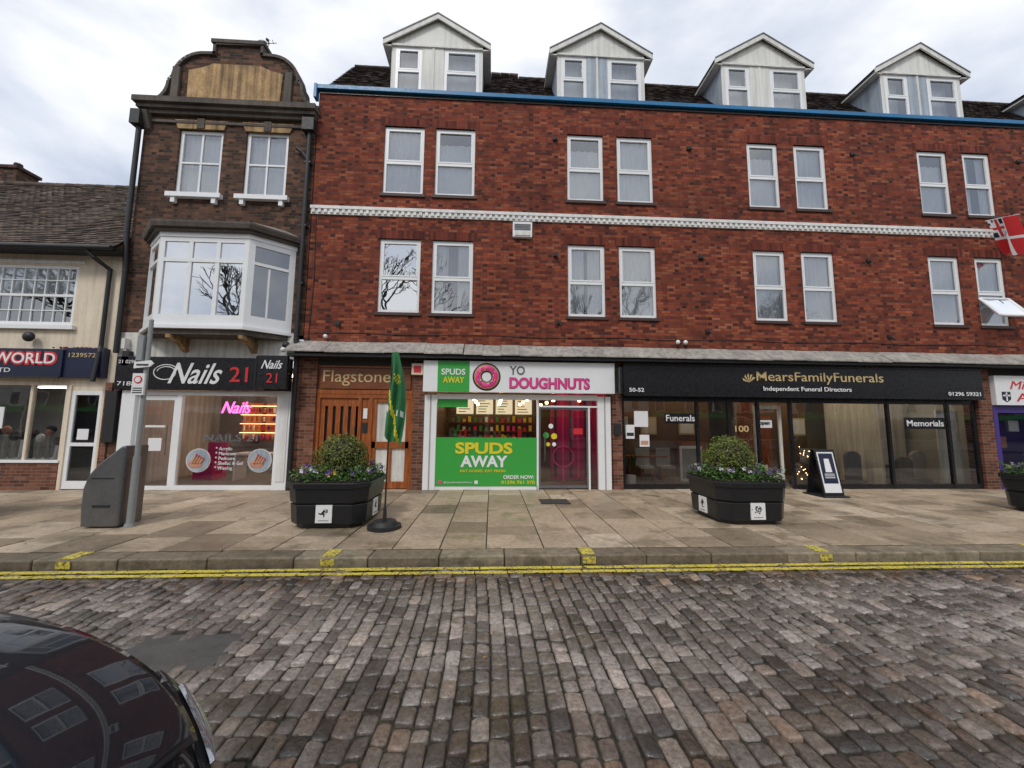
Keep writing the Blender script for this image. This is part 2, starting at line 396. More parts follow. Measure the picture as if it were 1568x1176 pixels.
while x<19:
    w=R.choice([.6,.6,.75,.9]); y=-4.415
    while y<0.12:
        l=R.choice([.45,.6,.6,.75,.9]); y1=min(y+l,.14)
        if y1-y>.05:
            g=.008; z=R.uniform(-.004,.004); r=min(1,max(0,R.gauss(.5,.30)))
            t1,t2=R.uniform(-.003,.003),R.uniform(-.003,.003)
            X0,X1,Y0,Y1=x+g,x+w-g,y+g,y1-g; e=.009
            b.mesh([(X0,Y0,-.02),(X1,Y0,-.02),(X1,Y1,-.02),(X0,Y1,-.02),(X0,Y0,z-.005+t1),(X1,Y0,z-.005-t1),(X1,Y1,z-.005+t2),(X0,Y1,z-.005-t2),
              (X0+e,Y0+e,z+t1),(X1-e,Y0+e,z-t1),(X1-e,Y1-e,z+t2),(X0+e,Y1-e,z-t2)],
              [(0,1,5,4),(1,2,6,5),(2,3,7,6),(3,0,4,7),(4,5,9,8),(5,6,10,9),(6,7,11,10),(7,4,8,11),(8,9,10,11)],M['pave'],r)
        y=y1
    x+=w
b.make('pavement')
b=B(); b.box(1.02,1.62,-1.7,-1.2,-.01,.006,M['blackm'])
for i in range(8): b.box(1.06+i*.068,1.10+i*.068,-1.66,-1.24,.006,.010,M['asph'])
b.box(-3.3,-2.9,-.9,-.6,-.01,.007,M['asph2'])
b.make('drain_cover')
b=B(); x=-14
while x<19:
    l=R.uniform(.75,1.05); z=R.uniform(-.004,.004); yj=R.uniform(-.006,.006)
    b.box(x+.004,x+l-.004,-4.71+yj,-4.425,-.15,z-.002,M['kerb'],R.random()); x+=l
b.make('kerb',bevel=.022,seg=3)
b=B()
for x in(-8.0,-4.9,-1.93,1.22,4.27,7.35):
    b.box(x-.08,x+.08,-4.69,-4.45,.0,.0075,M['ypaint']); b.box(x-.08,x+.08,-4.7235,-4.7175,-.10,-.02,M['ypaint'])
b.make('yellow_kerb_marking')
b=B(); b.box(-90,110,-30,-16,-.157,0,M['asph']); b.make('far_pavement')
b=B(); lm=mat('dead_leaf',(.22,.11,.035),.7,rnd=.6)
for i in range(420):
    x=R.uniform(-7,9); 
    if R.random()<.6: y=R.uniform(-5.2,-4.74); z=-.10
    elif R.random()<.5: y=-R.random()**2*1.0-.05; z=.008
    else: y=R.uniform(-8.5,-.1); z=.008 if y>-4.5 else -.10
    a=R.random()*6.28; s_=R.uniform(.008,.022)
    b.poly([(x+s_*math.cos(a),y+s_*math.sin(a),z+.004),(x+s_*.5*math.cos(a+1.6),y+s_*.5*math.sin(a+1.6),z+.008),(x-s_*math.cos(a),y-s_*math.sin(a),z+.003),(x-s_*.5*math.cos(a+1.6),y-s_*.5*math.sin(a+1.6),z+.002)],lm,R.random())
b.make('fallen_leaves')

# ------------------------------------------------------------------ brick terrace
BT=empty('brick_terrace_building')
X0,X1=-4.66,22.0
W2=[(-2.92,-1.88),(-1.58,-.54),(1.93,2.91),(3.29,4.27),(6.95,7.84),(8.30,9.22),(11.94,12.85),(13.31,14.16),(17.0,17.95),(18.3,19.25)]
ZU=(7.52,9.42); ZL=(4.36,6.30)
holes=[(a,c,*ZU) for a,c in W2]+[(a,c,*ZL) for a,c in W2]
b=B(); b.wall(X0,X1,3.2,10.32,0,holes,M['brick'],.14)
b.poly([(X0,0,0),(X0,0,10.32),(X0,8,10.32),(X0,8,0)],M['brick']); b.poly([(X1,0,0),(X1,8,0),(X1,8,10.32),(X1,0,10.32)],M['brick'])
b.poly([(X0,8,0),(X1,8,0),(X1,8,10.32),(X0,8,10.32)],M['brick'])
b.make('walls',BT)
b=B(); b.box(X0+.05,X1-.05,.85,.9,3.3,10.2,M['dark']); b.box(X0+.05,X1-.05,.16,.85,6.6,7.2,M['dark']); b.box(X0+.05,X1-.05,.16,.85,3.6,3.9,M['dark']);b.box(X0+.05,X1-.05,.16,.85,9.8,10.0,M['dark'])
b.make('upper_rooms',BT)
b=B(); bc=B(); bl=B()
for zi,(z0,z1) in enumerate((ZU,ZL)):
    for i,(a,c) in enumerate(W2):
        win(b,(a,0.045),(c,0.045),z0,z1,.07,[],[.47],M['white'],M['gl_bay'] if (zi,i)==(1,0) else M['gl_up'],sash=(.495,.96),mul=.07)
        bl.box(a-.11,c+.11,-.004,.05,z1,z1+.225,M['brickv'])
        bl.box(a-.06,c+.06,-.045,.05,z0-.075,z0-.002,M['sill'])
        s=R.random()
        if (zi,i) in((1,0),): continue
        if s<.35 or (zi==0 and s<.6): curtain(bc,a+.03,c-.03,z0+.05,z1-.03,.15,M['net'],.022,7)
        elif s<.85:
            m=(a+c)/2; g_=R.uniform(.04,.13); curtain(bc,a+.03,m-g_,z0+.05,z1-.03,.15,M['net'],.025,9); curtain(bc,m+g_,c-.03,z0+.05,z1-.03,.15,M['net'],.025,9)
        else: curtain(bc,a+.03,c-.03,z0+.05,z0+(z1-z0)*.8,.15,M['net'],.015,5)
b.make('windows',BT); bc.make('curtains',BT); bl.make('lintels_and_sills',BT)
b=B(); b.box(X0-.02,X1,-.075,.0,7.02,7.10,M['wtrim']); b.box(X0-.01,X1,-.035,.0,6.885,7.018,M['wtrim'])
x=X0+.02
while x<X1: b.box(x,x+.075,-.065,-.036,6.92,7.017,M['wtrim']); x+=.15
b.make('string_course',BT)
b=B(); b.box(X0-.03,X1,-.10,.03,10.325,10.43,M['blue']); b.box(X0-.1,X0-.03,-.12,.05,10.05,10.44,M['blue']); b.box(X0,X1,-.03,.0,10.24,10.322,M['black']); b.make('gutter',BT)
b=B(); b.box(.48,.98,-.10,.0,6.42,6.82,M['white']); b.box(.53,.93,-.12,-.10,6.45,6.56,M['dclad'])
for i in range(4): b.box(.52,.94,-.112,-.101,6.60+i*.045,6.625+i*.045,M['grey'])
b.make('wall_vent',BT)
b=B()
for x,z in((5.3,9.15),(10.0,9.2),(1.6,9.25),(15.0,9.2),(5.5,6.05),(10.2,6.1),(15.2,6.1),(1.6,6.0),(1.68,4.2),(5.6,4.05),(10.6,4.0),(-3.85,4.05)):
    b.box(x-.06,x+.06,-.05,0,z-.05,z+.04,M['blackm']); b.cyl((x,-.05,z),(x+.05,-.14,z-.12),.014,.014,6,M['blackm'])
for x in(4.75,4.95): b.ball((x,-.1,3.72),.055,M['white'])
b.ball((-4.1,-.1,3.7),.05,M['white'])
b.pipe([(-4.55,-.012,7.0),(-4.5,-.012,5.2),(-4.55,-.012,3.6)],.010,M['blackm'],6)
pts=[(-4.4+i*1.1,-.012,3.80+.02*math.sin(i*2.1)) for i in range(18)]; b.pipe(pts,.008,M['blackm'],5)
b.make('wall_fittings',BT)
def tiles(b,x0,x1,yb,zb,yt,zt,m,w=.17,e=.105,sag=0.0):
    L=math.hypot(yt-yb,zt-zb); dy,dz=(yt-yb)/L,(zt-zb)/L; ny,nz=-dz,dy
    b.poly([(x0,yb-ny*.06,zb-nz*.06),(x1,yb-ny*.06,zb-nz*.06),(x1,yt-ny*.06,zt-nz*.06),(x0,yt-ny*.06,zt-nz*.06)],M['dark'])
    rows=int(L/e)+1
    for r in range(rows):
        s0=r*e; s1=min(s0+e*1.25,L+.03); x=x0-(w/2 if r%2 else 0)
        while x<x1:
            a=max(x,x0)+.003; c=min(x+w,x1)-.003
            if c-a>.02:
                h=.022+R.uniform(0,.014); ds=R.uniform(-.007,.007); sg=sag*.05*math.sin(x*1.7+1)*math.sin(s0*1.3)
                def P(xx,s,hh): return (xx,yb+dy*s+ny*(hh+sg),zb+dz*s+nz*(hh+sg))
                v=[P(a,s0+ds,h),P(c,s0+ds,h+R.uniform(-.004,.004)),P(c,s1,.006),P(a,s1,.006),P(a,s0+ds,h-.014),P(c,s0+ds,h-.014)]
                b.mesh(v,[(0,1,2,3),(4,5,1,0)],m,R.random())
            x+=w
b=B(); tiles(b,X0,X1,.06,10.36,1.9,12.86,M['tile2']); tiles(b,X0,.55,1.9,12.86,2.25,13.3,M['tile2'])
b.poly([(X0,1.9,12.84),(X1,1.9,12.84),(X1,8,12.7),(X0,8,12.7)],M['dark'])
b.poly([(X0,.06,10.36),(X0,1.9,12.86),(X0,2.25,13.3),(X0,8,12.7),(X0,8,10.3)],M['brick']);b.poly([(.55,1.9,12.8),(.55,2.25,13.3),(.55,8,12.7)],M['tile2'])
x=X0
while x<X1:
    z=13.33 if x<.5 else 12.88; y=2.28 if x<.5 else 1.93
    b.cyl((x,y,z-.04),(x+.29,y,z-.04),.09,.085,10,M['tile2'],r=R.random()); x+=.3
b.make('roof',BT)
for ci,cx in enumerate((-1.62,2.92,7.64,12.42,17.9)):
    b=B(); hw=1.24; y0=.10; zb,ze,zp=10.44,12.0,12.74
    ws=[(cx-hw+.12,cx-.42),(cx+.20,cx+hw-.10)]
    b.wall(cx-hw,cx+hw,zb,ze,y0,[(a,c,zb+.08,ze-.16) for a,c in ws],M['dclad'],.1)
    b.prism([(cx-hw,ze),(cx+hw,ze),(cx,zp)],y0,y0+.05,M['dclad'])
    b.box(cx-.40,cx+.18,y0-.012,y0-.001,zb+.02,ze-.14,M['dlead'] if ci%2 else M['dclad'])
    b.box(cx-.14,cx-.08,y0-.028,y0-.013,zb+.02,ze-.14,M['dclad'])
    for a,c in ws:
        win(b,(a,y0+.0),(c,y0+.0),zb+.08,ze-.16,.07,[],[.47],M['white'],M['gl_up'],sash=(.5,.95),mul=.06)
        b.box(a-.03,c+.03,y0-.05,y0+.0,zb+.02,zb+.078,M['white'])
        curtain(b,a+.03,c-.03,zb+.1,ze-.2,y0+.28,M['net'],.012,5)
    for sx in(-1,1):
        xx=cx+sx*hw
        b.poly([(xx,y0,zb),(xx,y0,ze),(xx,1.25,ze),(xx,1.25,zb+1.2)] if sx>0 else [(xx,y0,zb),(xx,1.25,zb+1.2),(xx,1.25,ze),(xx,y0,ze)],M['dlead'])
    b.box(cx-hw+.03,cx+hw-.03,.75,.8,zb+.2,ze-.02,M['dark'])
    ov=.22; dz=(zp-ze)/hw
    for sx in(-1,1):
        xe=cx+sx*(hw+ov); zee=ze-dz*ov+.02; zpp=zp+.02
        b.hexa([(xe,y0-.07,zee),(cx,y0-.07,zpp),(cx,2.2,zpp),(xe,1.7,zee),(xe,y0-.07,zee+.06),(cx,y0-.07,zpp+.06),(cx,2.2,zpp+.06),(xe,1.7,zee+.06)],M['tile2'] )
        b.hexa([(xe,y0-.11,zee-.09),(cx,y0-.11,zpp-.09),(cx,y0-.072,zpp-.09),(xe,y0-.072,zee-.09),(xe,y0-.11,zee+.075),(cx,y0-.11,zpp+.075),(cx,y0-.072,zpp+.075),(xe,y0-.072,zee+.075)],M['dclad'])
        b.hexa([(xe,y0-.125,zee+.05),(cx,y0-.125,zpp+.05),(cx,y0-.112,zpp+.05),(xe,y0-.112,zee+.05),(xe,y0-.125,zee+.085),(cx,y0-.125,zpp+.085),(cx,y0-.112,zpp+.085),(xe,y0-.112,zee+.085)],M['grey'])
        b.box(min(xe,cx+sx*hw),max(xe,cx+sx*hw),y0-.07,1.3,zee-.09,zee-.06,M['dclad'])
        b.box(min(xe,xe-sx*.03),max(xe,xe-sx*.03),y0-.07,1.4,zee-.06,zee+.05,M['blackm'])
    b.box(cx-hw+.0,cx+hw-.0,y0-.05,y0-.004,ze-.15,ze-.10,M['dclad'])
    b.make('dormer',BT)
b=B()
for a,c,dzz in((X0-.25,-.72,0.02),(-.70,X1,0.0)):
    n=int((c-a)/.45); 
    for i in range(n):
        xa=a+(c-a)*i/n; xb=a+(c-a)*(i+1)/n; h=R.uniform(-.010,.010)
        b.prismx([(-.40,3.24+dzz+h),(-.40,3.27+dzz+h),(0,3.575+dzz+h),(0,3.50)],xa+.002,xb-.002,M['lead'],R.random())
b.box(X0-.2,X1,-.34,-.001,3.17,3.235,M['blackm'])
b.make('shop_canopy',BT)
b=B()
for a,c in((X0,-4.29),(-1.94,-1.66),(3.04,3.28),(12.94,13.32)): b.box(a,c,0,.35,0,3.2,M['brick3'])
b.box(17.6,X1-.01,.0,.3,0,3.2,M['brick3'])
b.box(X0,X1-.02,.03,.33,3.0,3.19,M['dark'])
for x in(-4.5,-1.8,3.15,13.1): b.box(x-.05,x+.05,.36,5.0,0.02,2.95,M['room'])
b.box(X0+.1,X1-.1,.34,5.0,2.94,2.99,M['room']); b.box(X0+.1,X1-.1,.15,5.0,-.01,.015,M['floor']); b.box(X0+.1,X1-.1,5.0,5.1,0,3,M['room'])
b.make('ground_floor_structure',BT)

# Flagstones entrance ------------------------------------------------
b=B()
b.box(-4.29,-1.94,.08,.14,2.34,3.0,M['wood2'])
b.box(-4.29,-1.94,.05,.08,2.30,2.40,M['wood']); b.box(-4.29,-1.94,.05,.08,2.96,3.04,M['wood']); b.box(-4.29,-1.94,.08,.14,3.04,3.17,M['wood2'])
b.box(-4.29,-4.2,.06,.16,.0,2.30,M['wood']); b.box(-2.03,-1.94,.06,.16,.0,2.30,M['wood']); b.box(-4.2,-2.03,.06,.16,2.2,2.298,M['wood'])
b.box(-3.02,-2.93,.06,.16,.0,2.2,M['wood']); b.box(-3.28,-3.20,.06,.16,.0,2.2,M['wood'])
b.box(-4.2,-3.28,.10,.15,.02,1.0,M['wood']); 
for i in range(5):
    b.box(-4.2+i*.185,-4.09+i*.185,.10,.15,1.0,2.0,M['wood']); 
b.box(-4.09,-3.36,.17,.175,1.0,2.0,M['dark']); b.box(-4.2,-3.28,.10,.15,2.0,2.2,M['wood'])
b.box(-3.2,-3.02,.10,.15,.02,2.2,M['wood']); b.box(-3.17,-3.05,.085,.10,1.35,1.6,M['blackm']);b.box(-3.16,-3.06,.08,.085,1.7,1.95,M['wlet'])
b.box(-2.93,-2.03,.08,.15,0.02,.18,M['wood']);b.box(-2.93,-2.03,.08,.15,.98,1.14,M['wood']);b.box(-2.93,-2.84,.08,.15,.18,2.2,M['wood']);b.box(-2.12,-2.03,.08,.15,.18,2.2,M['wood']);b.box(-2.84,-2.12,.08,.15,2.1,2.2,M['wood'])
b.box(-2.51,-2.45,.085,.15,.18,2.1,M['wood'])
b.box(-2.84,-2.12,.125,.13,.18,.98,M['wrender']); b.box(-2.84,-2.12,.125,.13,1.14,2.1,M['wrender'])
b.cyl((-3.35,.05,.95),(-3.35,.05,1.5),.015,.015,8,M['steel'])
b.make('entrance_door',BT)
s=empty('flagstones_wooden_sign'); b=B(); b.box(-4.22,-2.02,.035,.079,2.42,2.94,M['wood2']); b.make('board',s,bevel=.01); text('Flagstones',-4.15,-2.35,2.50,2.88,.03,M['gold'],s)
b=B(); b.box(-1.98,-1.70,-.12,0,2.78,3.06,M['cream']); b.box(-1.93,-1.75,-.125,-.12,2.83,3.0,M['red']); b.make('alarm_box',BT,bevel=.02)

# Doughnut shop -------------------------------------------------------
b=B(); fm=M['white']
b.box(-1.655,-1.36,-.02,.10,.0,2.30,fm); b.box(2.66,2.985,-.02,.10,0,2.30,fm)
b.box(-1.36,2.66,.0,.10,2.20,2.33,fm); b.box(-1.36,1.14,.0,.10,.0,.10,fm)
b.box(-1.52,-1.49,-.028,-.02,0,2.3,M['room']); b.box(2.82,2.85,-.028,-.02,0,2.3,M['room'])
b.box(1.12,1.17,.0,.1,.0,2.2,fm); b.box(1.19,2.66,.002,.1,2.02,2.06,fm); b.box(2.42,2.46,.0,.1,0,2.02,fm)
b.poly([(-1.36,.05,.1),(1.12,.05,.1),(1.12,.05,2.2),(-1.36,.05,2.2)],M['gl']); b.poly([(2.46,.05,0.02),(2.66,.05,.02),(2.66,.05,2.02),(2.46,.05,2.02)],M['gl'])
b.poly([(1.17,.05,2.06),(2.66,.05,2.06),(2.66,.05,2.2),(1.17,.05,2.2)],M['gl'])
b.box(1.18,1.22,.03,.08,.03,2.02,M['grey']); b.box(2.38,2.42,.03,.08,.03,2.02,M['grey']); b.box(1.22,2.38,.03,.08,1.97,2.02,M['grey']); b.box(1.22,2.38,.03,.08,.03,.10,M['grey'])
b.poly([(1.22,.05,.10),(2.38,.05,.10),(2.38,.05,1.97),(1.22,.05,1.97)],M['gl']); b.cyl((1.32,-.03,.7),(1.32,-.03,1.4),.014,.014,8,M['steel'])
b.make('shopfront_doughnut_shop',BT)
b=B()
b.box(-1.7,3.05,4.85,4.9,0,2.9,M['dbrown']); b.box(1.70,3.04,1.5,1.55,.02,2.9,M['magenta']); b.box(2.96,3.02,.36,1.5,.02,2.9,M['magenta']); b.box(-1.7,-1.66,.36,4.8,.02,2.9,M['dbrown'])
b.box(-1.3,1.0,1.8,2.3,.02,1.05,M['dbrown']); b.box(-1.35,1.05,1.75,2.35,1.05,1.1,M['wood'])
for i in range(16): 
    xx=-1.25+i*.145; b.box(xx,xx+R.uniform(.06,.11),1.85,1.98,1.1,1.1+R.uniform(.08,.38),R.choice([M['red'],M['white'],M['yellow'],M['steel'],M['pink'],M['green'],M['wood']]))
MB=emit('menu_board_light',(1,.80,.5),.9)
for i in range(4):
    b.box(-1.3+i*.72,-.68+i*.72,4.7,4.75,1.95,2.55,MB)
    for q in range(5): b.box(-1.22+i*.72,-.9+i*.72+R.uniform(-.1,.1),4.68,4.69,2.02+q*.1,2.05+q*.1,R.choice([M['magenta'],M['blet'],M['green']]))
for r_ in range(3):
    b.box(-1.5,1.6,4.4,4.7,1.0+r_*.32,1.02+r_*.32,M['wood'])
    for i in range(15): xx=-1.45+i*.2; b.box(xx,xx+.1,4.45,4.55,1.02+r_*.32,1.12+r_*.32+R.random()*.12,R.choice([M['red'],M['white'],M['yellow'],M['steel'],M['pink'],M['green']]))
for t in range(24):
    a0=t*math.pi/12;a1=(t+1)*math.pi/12
    b.cyl((1.9+.27*math.cos(a0),.62,.75+.27*math.sin(a0)),(1.9+.27*math.cos(a1),.62,.75+.27*math.sin(a1)),.022,.022,6,M['pink'],False)
b.box(1.88,1.92,.6,.64,.02,.48,M['pink'])
for i in range(5): b.box(1.8+i*.22,1.86+i*.22,1.46,1.5,.1+.0*i,2.6,M['pink'] if i%2 else M['dark'])
L=emit('warm_lamp',(1,.62,.28),24); FILL_W=emit('ceiling_fill_warm',(1,.72,.42),5)  # second emitter: ceiling strips added as fill to brighten the shop
for i in range(6):
    for yy in(.9,2.2,3.6): b.cyl((-1.2+i*.72,yy,2.22),(-1.2+i*.72,yy,2.29),.04,.04,8,L); b.cyl((-1.2+i*.72,yy,2.29),(-1.2+i*.72,yy,2.93),.006,.006,5,M['blackm'])
b.box(-1.2,2.2,1.2,1.35,2.88,2.9,FILL_W); b.box(-1.2,1.0,3.2,3.35,2.88,2.9,FILL_W)
b.make('doughnut_shop_interior',BT)
s=empty('doughnut_shop_fascia_sign'); b=B(); b.box(-1.68,3.05,-.20,-.06,2.36,3.13,M['white']); b.make('board',s,bevel=.01)
b=B(); b.box(-1.33,-.56,-.208,-.2005,2.37,3.12,M['green']); b.make('green_panel',s)
text('SPUDS',-1.24,-.66,2.78,2.93,-.212,M['wlet'],s,bold=.02); text('AWAY',-1.2,-.68,2.58,2.73,-.212,M['yellow'],s,bold=.02)
text('YO',.42,.80,2.80,3.02,-.205,M['grey'],s,bold=.02); text('DOUGHNUTS',.42,2.42,2.45,2.74,-.204,M['blet'],s,bold=.05,ext=.002); text('DOUGHNUTS',.43,2.40,2.465,2.73,-.209,M['pink'],s,bold=.03)
b=B()
dn=mat('doughnut_dough',(.5,.28,.12),.6); n=28
for ring,(rr,hh,mm) in enumerate(((.345,.02,M['blet']),(.325,.03,dn),(.295,.04,M['pink']))):
    vs=[];fs=[];ri=.115+ring*.012
    for i in range(n):
        a=2*math.pi*i/n; w=rr*(1+(.04*math.sin(6*a) if ring==2 else 0))
        for q,yy in((w,-.201-ring*.004),(w-.03,-.205-hh),(ri+.03,-.205-hh),(ri,-.201-ring*.004)): vs.append((-.14+q*math.cos(a),yy,2.74+q*math.sin(a)))
    for i in range(n):
        for j in range(3): fs.append((i*4+j,i*4+j+1,((i+1)%n)*4+j+1,((i+1)%n)*4+j))
    b.mesh(vs,fs,mm,0,True)
for i in range(34):
    a=R.random()*6.28; q=R.uniform(.16,.26); x,z=-.14+q*math.cos(a),2.74+q*math.sin(a); t=R.random()*3
    b.cyl((x-.02*math.cos(t),-.25,z-.02*math.sin(t)),(x+.02*math.cos(t),-.25,z+.02*math.sin(t)),.006,.006,5,R.choice([M['white'],M['yellow'],M['navy'],M['green']]))
b.make('doughnut_emblem',s)
s=empty('spuds_away_window_poster'); b=B(); b.box(-1.37,1.12,-.006,-.001,.08,1.26,M['green']); b.box(-1.355,-.6,.038,.044,2.0,2.2,M['green']); b.make('panel',s)
text('SPUDS',-.88,.52,.86,1.14,-.012,M['yellow'],s,bold=.035); text('AWAY',-.75,.40,.54,.82,-.012,M['wlet'],s,bold=.035)
text('EAT GOOD, EAT FRESH',-.75,.35,.41,.48,-.012,M['yellow'],s,bold=.02)
text('ORDER NOW:',.3,1.05,.26,.35,-.012,M['wlet'],s,bold=.02); text('01296 761 370',.25,1.07,.14,.22,-.012,M['yellow'],s,bold=.02); text('@spudsawayaylesbury',-1.15,-.45,.15,.20,-.012,M['wlet'],s)
b=B(); b.box(-1.27,-1.19,-.014,-.007,.14,.22,M['pink']); b.box(-.40,-.32,-.014,-.007,.14,.22,M['wlet']); b.make('icons',s)
s=empty('door_stickers'); b=B()
for x,z,r_,m_ in((1.36,1.32,.075,'green'),(1.56,1.3,.075,'yellow'),(1.48,1.55,.06,'white'),(1.41,1.1,.05,'yellow'),(1.56,1.1,.05,'white')): b.cyl((x,.045,z),(x,.038,z),r_,r_,16,M[m_])
b.box(2.05,2.28,.038,.045,1.35,1.5,M['red']); b.make('discs',s)

# Funeral shop ---------------------------------------------------------
b=B()
b.box(3.29,12.93,-.14,.30,2.34,3.165,M['black']); b.box(3.29,12.93,-.17,-.14,2.32,2.38,M['black']); b.box(3.29,12.93,-.17,-.14,3.10,3.164,M['black'])
for x in(3.29,5.24,6.08,6.86,7.74,10.42,12.10,12.84):
    b.box(x,x+.07,.06,.14,.0,2.338,M['black'])
b.box(3.36,6.86,.07,.13,0,.12,M['black']); b.box(7.81,12.84,.07,.13,0,.12,M['black']); b.box(3.36,12.84,.07,.13,2.2,2.338,M['black'])
b.poly([(3.3,.10,.1),(6.88,.10,.1),(6.88,.10,2.22),(3.3,.10,2.22)],M['gl_dark']); b.poly([(7.8,.10,.1),(12.86,.10,.1),(12.86,.10,2.22),(7.8,.10,2.22)],M['gl_dark'])
b.box(6.95,7.02,.30,.36,0,2.15,M['wrender']); b.box(7.62,7.69,.30,.36,0,2.15,M['wrender']); b.box(7.02,7.62,.30,.36,2.05,2.15,M['wrender']); b.box(7.02,7.62,.30,.36,0,.3,M['wrender'])
b.poly([(7.02,.33,.3),(7.62,.33,.3),(7.62,.33,2.05),(7.02,.33,2.05)],M['gl_dark'])
b.make('shopfront_funeral_directors',BT)
b=B()
b.box(3.3,6.8,2.2,2.25,.02,2.9,M['dbrown']); b.box(7.9,10.3,2.6,2.65,.02,2.9,M['dbrown']); b.box(10.5,12.8,1.8,1.85,.02,2.3,M['wrender']); b.box(12.2,12.83,.4,.45,.1,2.05,M['wrender']); b.box(10.42,10.48,.3,2.0,.02,2.5,M['wrender'])
b.box(7.1,7.6,1.2,1.24,.02,2.4,M['wood'])
b.box(5.0,5.6,.5,.54,.12,1.05,M['wlet']); b.box(5.05,5.55,.49,.5,.2,.98,M['room'])
b.box(3.9,5.0,1.3,1.8,.68,.72,M['wood']); b.box(3.95,4.0,1.35,1.75,.02,.68,M['wood']); b.box(4.9,4.95,1.35,1.75,.02,.68,M['wood'])
b.box(8.0,8.8,2.2,2.55,.02,1.9,M['wood']); b.box(5.7,6.5,1.85,2.15,.02,1.1,M['wood'])
for x in(4.1,4.7,9.0): b.box(x,x+.4,1.0,1.35,.4,.46,M['room']); b.box(x,x+.4,1.32,1.36,.46,.95,M['room']); b.box(x+.03,x+.06,1.02,1.05,.02,.4,M['wood']); b.box(x+.34,x+.37,1.02,1.05,.02,.4,M['wood'])
for x in(3.7,4.6,5.8,9.4): b.box(x,x+.5,2.15,2.18,1.3,1.85,M['gold']); b.box(x+.05,x+.45,2.13,2.149,1.35,1.8,R.choice([M['wlet'],M['dlead'],M['cream']]))
for i in range(6): 
    x0_=8.3+i*.75; hh=.5+.15*(i%3); yq=.7+.3*(i%2)
    b.prism([(x0_,.12),(x0_+.42,.12),(x0_+.42,hh),(x0_+.33,hh+.09),(x0_+.21,hh+.12),(x0_+.09,hh+.09),(x0_,hh)],yq,yq+.1,R.choice([M['grey'],M['dstone'],M['room']])); b.box(x0_-.06,x0_+.48,yq-.08,yq+.18,.03,.119,M['grey'])
b.cyl((3.62,.4,.02),(3.62,.4,.30),.11,.13,14,M['wlet'])
for i in range(14):
    t=i*.9; b.poly([(3.62,.4,.3),(3.62+.12*math.cos(t),.4+.12*math.sin(t),.6+.02*i),(3.62+.16*math.cos(t+.3),.4+.16*math.sin(t+.3),.75)],M['leaf2'])
for i in range(3): b.box(11.0+i*.5,11.3+i*.5,1.2,1.3,.1,.5,M['dstone'])
FILL_D=emit('interior_fill_glow',(1,.8,.55),55)  # glowing discs added under the ceiling to brighten the funeral shop
for x in(4.2,5.8,7.4,8.6,9.6,11.3,12.0):
    for y in(.9,1.7): b.cyl((x,y,2.85),(x,y,2.9),.06,.06,10,FILL_D)
for i in range(30): b.ball((8.2+R.random()*.6,.5+R.random()*.3,.15+R.random()*.9),.007,L,6,4)
b.make('funeral_shop_interior',BT)
s=empty('funeral_directors_fascia_sign'); text('MearsFamilyFunerals',6.75,10.17,2.67,2.98,-.15,M['gold'],s,bold=.004); text('Independent Funeral Directors',6.9,9.25,2.455,2.60,-.176,M['wlet'],s,bold=.01)
text('50-52',3.42,3.8,2.42,2.52,-.176,M['wlet'],s,bold=.02); text('01296 59321',11.9,12.8,2.42,2.52,-.176,M['wlet'],s,bold=.01)
b=B()
for t in range(5):
    a=math.radians(30+t*30); b.poly([(6.55,-.152,2.7),(6.55+.2*math.cos(a),-.152,2.7+.24*math.sin(a)),(6.55+.16*math.cos(a+.3),-.152,2.7+.2*math.sin(a+.3))],M['gold'])
b.make('bird_emblem',s)
s=empty('funeral_window_lettering')
b=B(); b.box(4.42,5.23,.085,.09,1.64,1.90,M['black']); b.box(10.9,12.05,.085,.09,1.55,1.85,M['black'])
b.box(3.62,3.98,.075,.082,1.55,1.95,M['wlet']); b.box(3.75,4.0,.075,.082,1.05,1.35,M['wlet']); b.box(3.40,3.62,.075,.082,1.25,1.6,M['wlet']); b.box(3.42,3.6,.07,.075,1.32,1.4,M['blet']); b.box(3.78,3.97,.07,.075,1.1,1.2,M['skin1']); b.box(6.98,7.4,.27,.28,1.55,1.75,M['wlet']);b.make('panels',s)
text('Funerals',4.45,5.2,1.70,1.86,.07,M['wlet'],s,bold=.01); text('Memorials',10.95,11.98,1.62,1.78,.07,M['wlet'],s,bold=.01); text('open',7.05,7.33,1.6,1.70,.26,M['blet'],s,bold=.02)
text('100',6.26,6.62,1.44,1.60,.07,M['gold'],s,bold=.01)
b=B()
for t in range(30):
    a=t*math.pi/15; b.ball((6.44+.33*math.cos(a),.075,1.5+.33*math.sin(a)),.010,M['gold'],6,4); b.ball((6.44+.26*math.cos(a),.075,1.5+.26*math.sin(a)),.006,M['gold'],6,4)
b.make('anniversary_ring',s)
b=B(); b.box(3.02,3.26,-.03,-.001,2.45,2.95,M['blackm']); b.box(3.06,3.22,-.09,-.001,1.35,1.62,M['blackm']); b.make('wall_plates',BT)
s=empty('projecting_shop_sign'); b=B(); b.box(3.10,3.16,-.45,-.2,2.35,3.0,M['black']); b.make('board',s)
